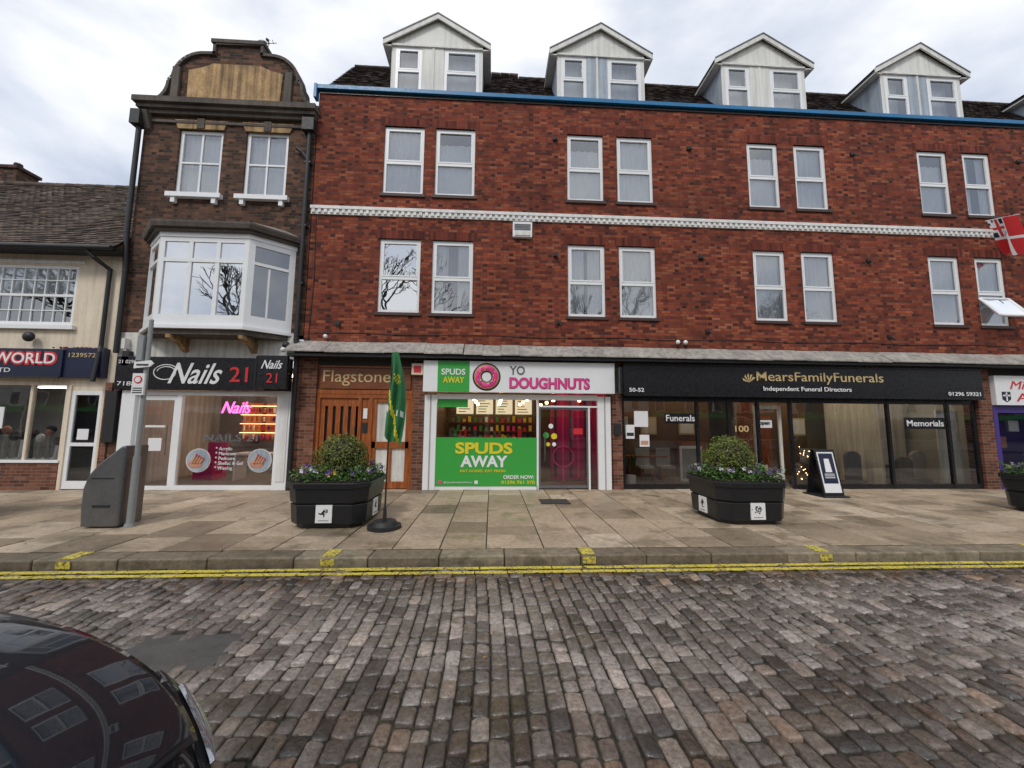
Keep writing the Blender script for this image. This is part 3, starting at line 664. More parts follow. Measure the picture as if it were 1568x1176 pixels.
# right-hand shop -------------------------------------------------------
b=B()
b.box(13.33,17.6,-.10,.30,2.2,2.98,M['white']); b.box(13.33,17.6,.0,.30,2.98,3.168,M['dark']); b.box(13.33,13.45,-.0,.12,0,2.198,M['purple']); b.box(13.45,17.6,.02,.1,0,.45,M['purple']);b.box(13.45,17.6,.02,.1,2.0,2.198,M['purple'])
b.box(15.0,15.1,.02,.1,.45,2.0,M['purple']); b.poly([(13.45,.06,.45),(17.6,.06,.45),(17.6,.06,2.0),(13.45,.06,2.0)],M['gl'])
b.box(13.4,17.5,1.0,1.05,.02,2.9,M['purple'])
for i in range(9): b.box(13.6+i*.42,13.9+i*.42,.5,.55,.6+.45*(i%3),.9+.45*(i%3),R.choice([M['pink'],M['wlet'],M['skin1'],M['yellow']]))
b.make('shopfront_charity_shop',BT)
s=empty('charity_shop_fascia_sign'); text("Mind &",13.75,15.0,2.62,2.84,-.106,M['red'],s,shear=.3); text('ANIMALS',13.9,16.2,2.30,2.52,-.106,M['red'],s)
b=B(); b.prism([(13.5,2.55),(13.5,2.35),(13.62,2.27),(13.74,2.35),(13.74,2.55)],-.108,-.101,M['navy']); b.box(13.6,13.64,-.112,-.1085,2.3,2.53,M['wlet']);b.box(13.52,13.72,-.112,-.1085,2.43,2.47,M['wlet']); b.make('shield',s)

b=B(); a,c=13.31,14.16
b.hexa([(a,-.02,5.10),(c,-.02,5.10),(c,-.42,4.52),(a,-.42,4.52),(a,.0,5.14),(c,.0,5.14),(c,-.40,4.56),(a,-.40,4.56)],M['gl_up'])
for q0,q1 in(((a,-.01,5.12),(a,-.41,4.54)),((c,-.01,5.12),(c,-.41,4.54)),((a,-.41,4.54),(c,-.41,4.54)),((a,-.01,5.12),(c,-.01,5.12))): b.cyl(q0,q1,.035,.035,6,M['white'])
b.make('open_window_pane',BT)
s=empty('hanging_flag'); b=B(); b.cyl((13.75,-.02,7.36),(14.0,-.55,7.28),.013,.010,8,M['white']); b.make('flagpole',s)
b=B(); vs=[];nu,nv=20,14
for i in range(nu+1):
    for j in range(nv+1):
        u,v=i/nu,j/nv
        vs.append((13.75+.20*u+.34*v+.03*math.sin(7*u+2*v),-.06-.46*u+.05*math.sin(11*u+3*v)*v,7.34-.06*u-v*.95-.16*u*v))
def fidx(i,j): return i*(nv+1)+j
for i in range(nu):
    for j in range(nv):
        u,v=(i+.5)/nu,(j+.5)/nv
        if u<.5 and v<.5:
            m_=M['red'] if abs(u-.25)<.04 or abs(v-.25)<.05 else (M['wlet'] if abs(u-.25)<.09 or abs(v-.25)<.1 or abs(u-v)<.06 else M['navy'])
        else: m_=M['wlet'] if abs(u-.5)<.05 or abs(v-.55)<.05 else M['red']
        b.mesh([vs[fidx(i,j)],vs[fidx(i+1,j)],vs[fidx(i+1,j+1)],vs[fidx(i,j+1)]],[(0,1,2,3)],m_,0,True)
b.make('cloth',s)

# ------------------------------------------------------------------ gabled building
GB=empty('gabled_brick_building'); G0,G1=-8.97,-4.68
h=[(-8.08,-7.0,7.30,9.05),(-6.42,-5.36,7.30,9.08),(-8.2,-5.2,3.9,5.9)]
b=B(); b.wall(G0,G1,3.72,9.45,0,h,M['brick2'],.14)
b.poly([(G0,0,0),(G0,0,9.45),(G0,8,9.45),(G0,8,0)],M['brick2'])
def arc(cx,cz,rx,rz,a0,a1,n=8): return [(cx+rx*math.cos(math.radians(a0+(a1-a0)*i/n)),cz+rz*math.sin(math.radians(a0+(a1-a0)*i/n))) for i in range(n+1)]
left=[(-8.93,9.74)]+[(-8.93+.5*math.sin(t*math.pi/12),9.74+.62*(1-math.cos(t*math.pi/12))) for t in range(1,7)]+[(-8.40,10.42)]+arc(-7.62,10.45,.72,.72,178,100,8)+[(-7.36,11.18),(-7.36,11.46)]
right=[(-(x-(-6.8))+(-6.8)+.02,z) for x,z in reversed(left)]
right=[(x+.0,z+.03) for x,z in right]
gp=left+right
b.prism([(x,z) for x,z in gp],.0,.30,M['brick2'])
b.box(G0,G1,.0,.3,9.45,9.735,M['brick2'])
b.make('walls',GB)
b=B()
for (xa,za),(xb,zb_) in zip(gp[:-1],gp[1:]):
    d=Vector((xb-xa,0,zb_-za)); 
    if d.length<.01: continue
    nrm=Vector((-d.z,0,d.x)).normalized()*.07
    b.hexa([(xa,-.06,za-.01),(xb,-.06,zb_-.01),(xb,.34,zb_-.01),(xa,.34,za-.01),(xa+nrm.x,-.06,za+nrm.z),(xb+nrm.x,-.06,zb_+nrm.z),(xb+nrm.x,.34,zb_+nrm.z),(xa+nrm.x,.34,za+nrm.z)],M['dstone'])
b.box(-7.48,-6.12,-.08,.36,11.50,11.60,M['dstone'])
b.prism([(-7.98,9.80),(-5.66,9.80),(-5.62,10.72),(-5.95,10.80),(-6.2,10.92),(-7.4,10.92),(-7.65,10.80),(-8.0,10.70)],-.03,-.001,M['stone'])
for x in(-8.28,-5.45): b.box(x-.09,x+.09,-.07,-.001,9.76,10.75,M['dstone'])
b.box(G0-.15,G1+.05,-.26,.0,9.60,9.74,M['dstone']); b.box(G0-.10,G1+.02,-.18,.0,9.50,9.598,M['dstone']); b.box(G0-.05,G1,-.10,.0,9.40,9.498,M['dstone'])
b.box(G0-.02,G1-.01,-.05,.0,9.20,9.27,M['dstone'])
for x in(G0+.05,G1-.15): b.prismx([(-.2,9.4),(0,9.4),(0,8.95),(-.06,9.0)],x,x+.14,M['dstone'])
for a,c in((-8.2,-6.9),(-6.53,-5.25)):
    b.prism([(a+.08,9.06),(c-.08,9.06),(c,9.30),(a,9.30)],-.035,-.001,M['stone'])
    b.box((a+c)/2-.09,(a+c)/2+.09,-.06,-.036,9.06,9.33,M['dstone'])
b.make('stonework',GB)
b=B()
for i,(a,c,z0,z1) in enumerate(h[:2]):
    win(b,(a,.05),(c,.05),z0,z1,.08,[.5],[.5],M['white'],M['gl_up'],mul=.045)
    b.box(a-.12,c+.12,-.12,.05,z0-.12,z0-.003,M['white'])
    for xx in(a,c-.1): b.box(xx,xx+.1,-.09,-.001,z0-.26,z0-.121,M['white'])
    curtain(b,a+.03,c-.03,z0+.05,z1-.03,.22,M['net'],.015,6)
b.box(G0+.05,G1-.05,.8,.85,3.8,9.4,M['dark']); b.box(G0+.05,G1-.05,.16,.8,6.5,6.9,M['dark'])
b.make('windows',GB)
b=B(); P=[(-8.48,0),(-7.74,-.62),(-5.74,-.62),(-4.98,0)]
def off(P,d): return [(P[0][0]-d*1.2,0.0),(P[1][0]-d*.5,P[1][1]-d),(P[2][0]+d*.5,P[2][1]-d),(P[3][0]+d*1.2,0.0)]
b.prismz(off(P,.0),3.78,3.90,M['white']); b.prismz(off(P,.06),3.70,3.779,M['white']); b.prismz(off(P,-.02),3.58,3.699,M['dstone'])
wz0,wz1=3.90,5.88
win(b,P[1],P[2],wz0,wz1,.11,[.345,.655],[.72],M['white'],M['gl_bay'],d0=.0,dep=.1,mul=.09)
win(b,P[0],P[1],wz0,wz1,.12,[],[.72],M['white'],M['gl_bay'],d0=.0,dep=.1,mul=.07)
win(b,P[2],P[3],wz0,wz1,.13,[],[.72],M['white'],M['gl_up'],d0=.0,dep=.1,mul=.07)
b.ob(P[2],P[3],.42-.0,.46,.0,.05,wz0+.14,wz0+1.35,M['white'])
b.prismz(off(P,.02),5.881,5.99,M['white']); b.prismz(off(P,.10),5.99,6.06,M['dstone']); b.prismz(off(P,.17),6.06,6.15,M['dstone'],off(P,.2)); b.prismz(off(P,.2),6.15,6.20,M['dstone']); b.prismz(off(P,.14),6.20,6.42,M['lead'],off(P,-.25))
for x in(-7.45,-5.85): b.prismx([(-.60,3.575),(0,3.575),(0,3.25),(-.08,3.27),(-.30,3.45),(-.58,3.50)],x,x+.12,M['stone'])
curtain(b,-7.7,-7.2,3.95,5.85,-.42,M['net'],.03,5);curtain(b,-6.3,-5.8,3.95,5.85,-.42,M['net'],.03,5)
b.make('bay_window',GB)
b=B()
b.box(G0+.02,G1-.18,-.02,.2,3.12,3.72,M['wrender'])
b.box(-8.72,-8.42,-.06,.16,0,2.32,M['white']); b.box(-5.16,-4.80,-.06,.16,0,2.32,M['white']); b.box(-5.08,-4.88,-.075,-.0601,.2,2.2,M['wtrim'])
b.box(G0,-8.72,.0,.3,0,3.12,M['brick2']); b.box(-4.80,-4.665,-.02,.3,0,3.5,M['brick3'])
b.box(-8.42,-5.16,.0,.1,2.22,2.32,M['white']); b.box(-7.50,-7.40,.0,.1,0,2.22,M['white']); b.box(-7.40,-5.16,.0,.1,0,.10,M['white'])
b.poly([(-7.40,.05,.1),(-5.16,.05,.1),(-5.16,.05,2.22),(-7.40,.05,2.22)],M['gl'])
b.box(-8.42,-8.34,.02,.08,0,2.2,M['white']); b.box(-7.58,-7.50,.02,.08,0,2.2,M['white']); b.box(-8.34,-7.58,.02,.08,0,.09,M['white']); b.box(-8.34,-7.58,.02,.08,2.1,2.2,M['white'])
b.poly([(-8.34,.05,.09),(-7.58,.05,.09),(-7.58,.05,2.1),(-8.34,.05,2.1)],M['gl']); b.cyl((-7.66,-.02,.8),(-7.66,-.02,1.5),.014,.014,8,M['steel'])
b.make('shopfront_nail_salon',GB)
b=B()
b.box(-8.9,-4.8,3.5,3.55,0,2.9,M['room']); b.box(-8.93,-8.85,.3,3.5,0,2.9,M['wrender']); b.box(-4.9,-4.82,.3,3.5,0,2.9,M['wrender']); b.box(-8.9,-4.82,.3,3.5,2.9,2.95,M['wrender']); b.box(-8.9,-4.82,.1,3.5,-.01,.018,M['floor'])
for i in range(4): b.box(-7.9+i*.72,-7.3+i*.72,3.1,3.45,1.0,2.2,M['wood']) 
SLp=emit('shelf_lamp',(1,.62,.3),5)
for r_ in range(4):
    for i in range(18): b.cyl((-7.8+i*.15,3.05,1.05+r_*.28),(-7.8+i*.15,3.05,1.2+r_*.28),.03,.03,6,R.choice([M['pink'],M['red'],M['white'],M['skin1'],M['purple']]))
    b.box(-7.9,-5.1,3.0,3.08,1.25+r_*.28,1.262+r_*.28,SLp)
b.box(-7.0,-5.4,1.3,1.9,.70,.75,M['white']); b.box(-6.95,-6.9,1.35,1.85,.02,.7,M['white']); b.box(-5.5,-5.45,1.35,1.85,.02,.7,M['white']); b.box(-8.1,-7.6,1.5,2.1,.02,.5,M['magenta']); b.box(-8.1,-7.6,2.0,2.1,.5,1.0,M['magenta'])
FILL_C=emit('ceiling_fill_glow',(1,.93,.85),8)  # added fill emitter for shop ceilings, not an actual fitting
for x in(-6.9,-5.6): b.box(x-.4,x+.4,1.2,1.5,2.85,2.88,FILL_C)
b.make('nail_salon_interior',GB)
s=empty('nail_salon_fascia_sign'); b=B(); b.box(-8.86,-4.86,-.14,-.021,2.335,3.12,M['black']); b.box(-5.47,-5.41,-.5,-.141,2.36,3.12,M['black']); b.box(-5.44,-4.75,-.50,-.40,2.36,3.14,M['black']);b.make('board',s,bevel=.01)
text('Nails',-7.65,-6.42,2.48,2.98,-.15,M['wlet'],s,shear=.45,bold=.012); text('21',-6.25,-5.83,2.54,2.90,-.15,M['red'],s,bold=.01)
text('Nails',-5.33,-4.85,2.82,3.02,-.51,M['wlet'],s,shear=.45,bold=.01); text('21',-5.2,-4.95,2.50,2.72,-.51,M['red'],s)
text('21 0296',-8.8,-8.4,2.95,3.03,-.15,M['wlet'],s); text('718800',-8.78,-8.15,2.42,2.52,-.15,M['wlet'],s)
b=B()
prev=None
for i in range(40):
    a=math.radians(20+i*13); q=1-.35*i/40; p_=(-7.72+.30*q*math.cos(a),-.146,2.74+.20*q*math.sin(a))
    if prev: b.cyl(prev,p_,.012,.012,5,M['wlet'])
    prev=p_
b.make('swash',s)
s=empty('nail_salon_window_graphics')
neon=emit('pink_neon',(1,.08,.35),5)
text('Nails',-6.55,-5.85,1.80,2.08,.12,neon,s,shear=.4,bold=.004,ext=.01)
text('NAILS 21',-6.85,-5.6,1.13,1.30,.035,M['grey'],s,bold=.02)
text('* Acrylic\n* Manicure\n* Pedicure\n* Shellac & Gel\n* Waxing',-6.55,-5.9,.44,1.0,.035,M['wlet'],s)
b=B()
for x in(-6.93,-5.52):
    b.cyl((x,.045,.68),(x,.035,.68),.28,.28,28,M['wrender']); b.cyl((x,.034,.68),(x,.030,.68),.26,.26,28,M['dlead'])
    b.ball((x-.05,.028,.60),.15,M['skin1'],14,8,(1.1,.05,.7))
    for t in range(4): b.cyl((x-.12+t*.06,.022,.62),(x-.04+t*.055,.022,.82-.03*t),.03,.022,8,M['skin1']); b.ball((x-.035+t*.055,.008,.82-.03*t),.016,M['red'],8,6)
b.box(-8.1,-7.8,.03,.036,.9,1.2,M['wlet']); b.box(-8.2,-7.75,.03,.036,1.45,1.5,M['wlet'])
b.make('hand_posters',s)
b=B(); b.box(-8.78,-8.70,-.16,-.02,3.3,3.55,M['wtrim']); b.box(-8.75,-8.6,-.14,-.02,2.9,3.25,M['blackm']); b.ball((-5.0,-.12,3.45),.09,M['blackm']); b.ball((-4.95,-.35,3.3),.06,M['wtrim']); b.make('cctv_and_lamps',GB)
b=B()
b.pipe([(-4.80,-.09,9.4),(-4.80,-.09,7.1),(-4.80,-.09,3.6),(-4.76,-.09,3.3),(-4.76,-.09,0)],.055,M['blackm'])
b.box(-4.95,-4.66,-.22,-.0,9.05,9.38,M['blackm']); b.pipe([(-5.1,-.1,8.6),(-4.95,-.1,8.5),(-4.8,-.09,8.3)],.045,M['blackm'])
b.box(-9.13,-8.9,-.24,.0,9.0,9.38,M['blackm']); b.pipe([(-9.0,-.10,9.2),(-9.0,-.10,6.2),(-8.93,-.10,5.2),(-8.93,-.10,3.2)],.055,M['blackm'])
for z in(8.2,6.5,5.0): b.box(-4.88,-4.72,-.13,-.0,z,z+.05,M['blackm'])
b.make('drainpipes',GB)
b=B(); b.prism([(G0,9.4),(G1,9.4),((G0+G1)/2,11.0)],.31,8,M['tile2']); b.make('roof',GB)
s=empty('roof_aerial'); b=B(); b.cyl((-6.2,.2,11.6),(-6.2,.2,11.95),.012,.012,6,M['blackm'])
for i in range(4): b.cyl((-6.4+i*.1,.2,11.88+.02*i),(-6.36+i*.1,.2,11.76+.02*i),.008,.008,5,M['blackm'])
b.cyl((-6.45,.2,11.80),(-5.98,.2,11.85),.008,.008,5,M['blackm']); b.make('mast',s)
s=empty('pigeon'); b=B(); b.ball((-6.3,.1,11.73),.09,M['grey'],12,8,(1.5,.7,.75)); b.ball((-6.17,.1,11.83),.042,M['grey'],10,6); b.cyl((-6.14,.1,11.83),(-6.09,.1,11.82),.012,.002,6,M['blackm']); b.cyl((-6.39,.1,11.71),(-6.53,.1,11.67),.035,.02,6,M['grey']); b.cyl((-6.29,.1,11.66),(-6.29,.1,11.6),.008,.008,5,M['red']); b.make('body',s)

# ------------------------------------------------------------------ cream house
CH=empty('cream_rendered_house'); C0,C1=-16.5,-9.0
b=B(); hw_=[(-12.15,-10.12,3.86,5.36)]
b.wall(C0,C1,2.5,5.75,.02,hw_,M['cream'],.1); b.poly([(C1,.02,0),(C1,8,0),(C1,8,5.75),(C1,.02,5.75)],M['cream']); b.poly([(C0,.02,0),(C0,.02,5.75),(C0,8,5.75),(C0,8,0)],M['cream'])
b.box(-9.15,C1,-.02,.2,0,2.5,M['brick3'])
b.make('walls',CH)
b=B(); win(b,(-12.15,.05),(-10.12,.05),3.86,5.36,.08,[.125,.25,.375,.5,.625,.75,.875],[.25,.5,.75],M['white'],M['gl_up'],mul=.022)
b.box(-12.07,-10.20,.045,.09,4.58,4.64,M['white'])
b.box(-12.25,-10.02,-.07,.05,3.76,3.857,M['white']); b.box(-12.3,-9.97,-.012,.0195,5.40,5.47,M['wtrim'])
b.box(-12.1,-10.15,.30,.32,3.9,4.7,M['dark']); b.box(-12.12,-10.14,.16,.17,4.60,5.33,M['net'])
b.make('sash_window',CH)
b=B(); tiles(b,C0,-8.99,-.36,5.70,2.6,8.95,M['tile'],sag=.5)
b.box(C0,-8.98,-.30,.02,5.62,5.69,M['blackm']); b.cyl((C0,-.40,5.62),(-9.02,-.40,5.66),.06,.06,10,M['blackm'])
x=C0
while x<-9.1: b.cyl((x,2.62,8.95),(x+.29,2.62,8.95),.11,.1,10,M['tile'],r=R.random()); x+=.3
b.poly([(C0,2.6,8.95),(-8.99,2.6,8.95),(-8.99,6,5.7),(C0,6,5.7)],M['dark']); b.poly([(-9.0,-.3,5.7),(-9.0,2.6,8.9),(-9.0,6,5.7)],M['brick2'])
b.make('roof',CH)
b=B(); b.box(-16.3,-15.55,3.0,3.6,7.6,9.75,M['brick2']); b.box(-16.35,-15.5,2.95,3.65,9.75,9.85,M['brick2']); b.cyl((-15.9,3.3,9.85),(-15.9,3.3,10.1),.13,.1,10,M['tile']); b.make('chimney',CH)
b=B()
b.pipe([(-9.6,-.38,5.6),(-9.48,-.3,5.45),(-9.32,-.06,5.25),(-9.32,-.06,3.35),(-9.28,-.12,3.2),(-9.28,-.2,2.5)],.045,M['blackm']); b.make('drainpipe',CH)
b=B()
b.box(C0,-10.02,.0,.2,0,.62,M['brick3']); b.box(C0,-10.0,-.03,.2,.62,.68,M['white'])
for x in(-12.0,-10.85,-10.06): b.box(x,x+.06,.02,.1,.68,2.42,M['cream'])
b.box(C0,-9.15,.02,.12,2.42,2.5,M['cream'])
b.poly([(C0,.06,.68),(-10.05,.06,.68),(-10.05,.06,2.42),(C0,.06,2.42)],M['gl'])
b.box(-10.0,-9.93,.0,.12,0,2.42,M['cream']); b.box(-9.22,-9.151,.0,.12,0,2.42,M['cream'])
b.box(-9.93,-9.84,.03,.09,.02,2.3,M['white']); b.box(-9.31,-9.22,.03,.09,.02,2.3,M['white']); b.box(-9.84,-9.31,.03,.09,.02,.2,M['white']); b.box(-9.84,-9.31,.03,.09,2.2,2.3,M['white']); b.box(-9.84,-9.31,.03,.09,1.0,1.08,M['white'])
b.poly([(-9.84,.06,.2),(-9.31,.06,.2),(-9.31,.06,2.2),(-9.84,.06,2.2)],M['gl_dark']); b.box(-9.7,-9.45,.02,.029,1.15,1.4,M['wlet']); b.box(-9.93,-9.22,.03,.12,2.3,2.42,M['cream'])
b.box(C0,C1-.05,2.4,2.45,0,2.6,M['room']); b.box(C0,C1-.05,.2,2.4,2.5,2.55,M['room']); b.box(C0,C1-.05,.12,2.4,0,.02,M['floor']); b.box(-10.1,-10.05,.2,2.4,.02,2.5,M['room'])
for i in range(14): 
    x=-12.9+i*.20; zt=.95+R.random()*.45
    b.cyl((x,.4,.68),(x,.4,zt),.05,.03,8,R.choice([M['wlet'],M['room'],M['dark']])); b.ball((x,.4,zt+.08),.085,R.choice([M['skin1'],M['wlet'],M['dark'],M['dstone']]),10,8,(1,1,1.2))
    if i%2: b.ball((x,.42,zt+.12),.095,R.choice([M['dark'],M['dstone'],M['stone']]),10,8,(1,1,1.1))
b.box(C0,-10.05,.35,.65,.64,.685,M['wlet']); b.box(-12.3,-11.4,.04,.05,1.4,1.9,M['wlet']); b.box(-11.9,-10.3,1.0,1.2,2.44,2.46,FILL_C)  # last box: glowing strip added to brighten this window display
b.make('shopfront',CH)
s=empty('world_shop_fascia_sign'); b=B(); b.box(C0,-10.05,-.16,.019,2.60,3.26,M['navy']); b.box(-10.05,-9.17,-.12,.019,2.60,3.30,M['navy']); b.box(C0,-10.05,-.19,-.16,2.57,2.62,M['blackm']); b.make('board',s)
text('WORLD',-11.60,-10.15,2.87,3.20,-.165,M['red'],s,bold=.09,ext=.002); 
text('WORLD',-11.55,-10.20,2.91,3.16,-.170,M['wlet'],s,bold=.012,ext=.002); text('LTD',-11.5,-11.15,2.70,2.80,-.165,M['wlet'],s); text('1239572',-9.95,-9.35,3.08,3.18,-.125,M['gold'],s)
b=B(); b.ball((-10.9,-.12,3.55),.12,M['blackm'],12,8,(1,.7,1)); b.box(-9.05,-8.8,-.10,.0,1.1,2.3,M['blackm']) ; b.make('wall_lamp',CH)
b=B()
for i in range(30):
    x=R.uniform(-10.4,-9.2); b.ball((x,-.05,3.31),R.uniform(.01,.035),R.choice([M['dstone'],M['soil'],M['red']]),6,4)
b.make('fascia_debris',CH)

# ------------------------------------------------------------------ planters
def octa(cx,cy,h,c): 
    return [(cx-h+c,cy-h),(cx+h-c,cy-h),(cx+h,cy-h+c),(cx+h,cy+h-c),(cx+h-c,cy+h),(cx-h+c,cy+h),(cx-h,cy+h-c),(cx-h,cy-h+c)]
def leafcloud(b,pts,size,m,rr=None):
    for (x,y,z),nrm in pts:
        n=(Vector(nrm)+Vector((R.uniform(-.8,.8),R.uniform(-.8,.8),R.uniform(-.8,.8)))).normalized()
        a=n.orthogonal().normalized(); q=Matrix.Rotation(R.random()*6.28,3,n); a=q@a; c=n.cross(a); s=size*R.uniform(.6,1.3)
        p0=Vector((x,y,z)); b.poly([p0-a*s,p0-c*s*.5+n*s*.15,p0+a*s,p0+c*s*.5+n*s*.15],m,R.random())
def planter(cx,cy,bdx=0.0):
    e=empty('planter'); b=B(); m=M['planter']
    b.prismz(octa(cx,cy,.50,.15),.0,.09,m); b.prismz(octa(cx,cy,.565,.17),.07,.36,m,octa(cx,cy,.585,.175)); b.prismz(octa(cx,cy,.565,.17),.36,.385,m)
    b.prismz(octa(cx,cy,.59,.175),.385,.60,m,octa(cx,cy,.61,.18)); b.prismz(octa(cx,cy,.635,.19),.60,.69,m,octa(cx,cy,.64,.19))
    b.make('tub',e,bevel=.012)
    b=B(); b.prismz(octa(cx,cy,.60,.17),.685,.705,M['soil']); b.make('soil',e)
    b=B()
    for sx,sy in((0,-1),(-1,0),(1,0)):
        w,z0,z1,mm=.12,.10,.36,M['wlet']
        if sy: b.box(cx-w,cx+w,cy-.593,cy-.575,z0,z1,mm)
        else: b.box(cx+sx*.584-.009,cx+sx*.584+.009,cy-w,cy+w,z0,z1,mm)
        def dot(u,z,r_):
            if sy: b.cyl((cx+u,cy-.594,z),(cx+u,cy-.597,z),r_,r_,8,M['blet'])
            else: b.cyl((cx+sx*.594,cy+u,z),(cx+sx*.597,cy+u,z),r_,r_,8,M['blet'])
        for q in range(26): dot(R.gauss(0,.028),.25+R.gauss(0,.03),R.uniform(.006,.014))
        for q in range(9): dot(-.07+q*.0175,.135,.006)
    b.make('crest_plate',e)
    b=B(); bz=1.02; br=.415; pts=[]
    bx,by=cx+bdx,cy
    for i in range(6000):
        d=Vector((R.gauss(0,1),R.gauss(0,1),R.gauss(0,1))).normalized()
        lump=1+.05*math.sin(5*d.x+3*d.z)+.045*math.sin(7*d.y+4*d.x+1)+.03*math.sin(13*d.z+9*d.x)
        rr=br*lump*(1-.32*R.random()**2.2)*(1.06 if R.random()<.04 else 1); pts.append(((bx+d.x*rr,by+d.y*rr,bz+d.z*rr*.93),d))
    leafcloud(b,pts,.019,M['leaf']); b.ball((bx,by,bz),br*.72,M['soil'],14,10)
    for i in range(5): b.cyl((bx,by,.69),(bx+R.uniform(-.1,.1),by+R.uniform(-.1,.1),.9),.012,.008,6,M['bark'])
    b.make('topiary_ball',e)
    b=B(); pts=[]
    for i in range(3000):
        x,y=R.uniform(-.62,.62),R.uniform(-.62,.62)
        if abs(x)+abs(y)>1.06: continue
        pts.append(((cx+x,cy+y,.705+R.random()**1.4*.17*(1.1-.4*math.sin(x*17)*math.sin(y*13))),(0,0,1)))
    leafcloud(b,pts,.028,M['leaf2'])
    for i in range(80):
        x,y=R.uniform(-.6,.6),R.uniform(-.6,.6)
        if abs(x)+abs(y)>1: continue
        m_=R.choice([M['petal']]*5+[M['petalw']]*3+[M['petaly']]); z=.80+R.random()*.1
        for t in range(5):
            a=t*1.256+R.random(); b.poly([(cx+x,cy+y,z),(cx+x+.032*math.cos(a-.5),cy+y+.02*math.sin(a-.5),z+.03*math.sin(a-.5)+.01),(cx+x+.038*math.cos(a),cy+y-.02,z+.038*math.sin(a)),(cx+x+.032*math.cos(a+.5),cy+y-.01,z+.03*math.sin(a+.5))],m_,R.random())
    b.make('bedding_flowers',e)
for c in((-2.50,-2.92,.02),(4.30,-2.85,-.08),(10.78,-2.75,0),(-9.02,-2.9,0)): planter(*c)

# ------------------------------------------------------------------ feather flag
s=empty('feather_flag_banner'); b=B(); fx,fy=-1.62,-3.42
b.cyl((fx,fy,.0),(fx,fy,.05),.25,.25,28,M['blackm']); b.cyl((fx,fy,.05),(fx,fy,.11),.20,.17,28,M['blackm']); b.cyl((fx,fy,.1),(fx,fy,.3),.03,.025,12,M['blackm']); b.cyl((fx,fy,.3),(fx+.02,fy,2.72),.014,.009,10,M['blackm'])
b.make('pole_and_base',s)
b=B(); nu,nv=16,44; vs=[]
for j in range(nv+1):
    v=j/nv; z=2.72-1.30*v; w=.03+.30*math.sin(math.pi*min(1.0,.08+v*.62))**.8
    for i in range(nu+1):
        u=i/nu; fold=.05*math.sin(u*13+v*3.5)*min(1,v*3)
        vs.append((fx+.015+w*(u*.90-.22*v),fy-.02-.03*u+fold,z-.22*u*(v**.5)-.05*math.sin(u*6)*v))
for j in range(nv):
    for i in range(nu):
        a=j*(nu+1)+i; v=j/nv
        mm=M['yellow'] if (.22<v<.32 and 4<i<12 and (j*3+i*2)%5<2) or (v>.45 and abs((v-.45)*22-i)<1.1) else (M['wlet'] if .62<v<.70 and i%4<2 else M['flagg'])
        b.mesh([vs[a],vs[a+1],vs[a+nu+2],vs[a+nu+1]],[(0,1,2,3)],mm,0,True)
b.make('cloth',s)

# ------------------------------------------------------------------ litter bin and sign post
s=empty('steel_litter_bin'); b=B()
prof=[(-6.10,0.02),(-6.12,.3),(-6.12,.58),(-6.06,.78),(-5.93,.95),(-5.76,1.10),(-5.62,1.22),(-5.57,1.22),(-5.57,.02)]
b.prism(prof,-3.36,-2.94,M['steel']); b.make('body',s,bevel=.03,seg=3)
b=B(); b.hexa([(-6.09,-3.3,.76),(-6.03,-3.3,.74),(-6.03,-3.0,.74),(-6.09,-3.0,.76),(-5.80,-3.3,1.10),(-5.74,-3.3,1.08),(-5.74,-3.0,1.08),(-5.80,-3.0,1.10)],M['blackm']); b.box(-6.0,-5.68,-3.365,-3.361,.72,.74,M['blackm']); b.box(-5.95,-5.7,-3.366,-3.361,.3,.34,M['blackm']); b.make('opening',s)
s=empty('street_sign_post'); b=B(); px,py=-5.48,-3.25
b.cyl((px,py,0),(px,py,1.05),.050,.047,18,M['post']); b.cyl((px,py,1.05),(px,py,3.2),.036,.030,16,M['post']); b.ball((px,py,3.2),.032,M['post'],12,6); b.cyl((px,py,0),(px,py,.05),.075,.065,18,M['post'])
b.box(px-.13,px-.04,py-.06,py+.06,2.55,2.95,M['post']); b.box(px-.13,px+.05,py-.075,py-.045,2.0,2.34,M['wlet']); b.cyl((px-.04,py-.076,2.24),(px-.04,py-.082,2.24),.06,.06,20,M['red']); b.cyl((px-.04,py-.082,2.24),(px-.04,py-.086,2.24),.042,.042,20,M['wlet'])
for i in range(3): b.box(px-.11,px+.03,py-.079,py-.075,2.03+i*.035,2.045+i*.035,M['blet'])
b.make('post',s)
b=B(); b.prism([(px-.14,2.42),(px+.10,2.45),(px+.15,2.50),(px+.10,2.55),(px-.14,2.52)],py-.065,py-.045,M['wlet']); b.box(px-.1,px+.08,py-.07,py-.0652,2.465,2.49,M['blet']); b.make('direction_plate',s)
s=empty('a_board_sign'); b=B(); ax,ay=7.78,-.80
for sy in(-1,1):
    b.hexa([(ax-.24,ay+sy*.24-.015,.02),(ax+.24,ay+sy*.24-.015,.02),(ax+.24,ay+sy*.24+.015,.02),(ax-.24,ay+sy*.24+.015,.02),(ax-.24,ay+sy*.03-.015,1.06),(ax+.24,ay+sy*.03-.015,1.06),(ax+.24,ay+sy*.03+.015,1.06),(ax-.24,ay+sy*.03+.015,1.06)],M['black'])
def bp(x,z,o=.017): 
    t=(z-.02)/1.04; return (ax+x,ay-.24+.21*t-o,z)
b.poly([bp(-.20,.1),bp(.20,.1),bp(.20,1.0),bp(-.20,1.0)],M['wlet']); b.poly([bp(-.17,.3,.019),bp(.17,.3,.019),bp(.17,.97,.019),bp(-.17,.97,.019)],M['navy'])
b.poly([bp(-.08,.55,.021),bp(.08,.55,.021),bp(.06,.85,.021),bp(-.06,.85,.021)],M['wlet'])
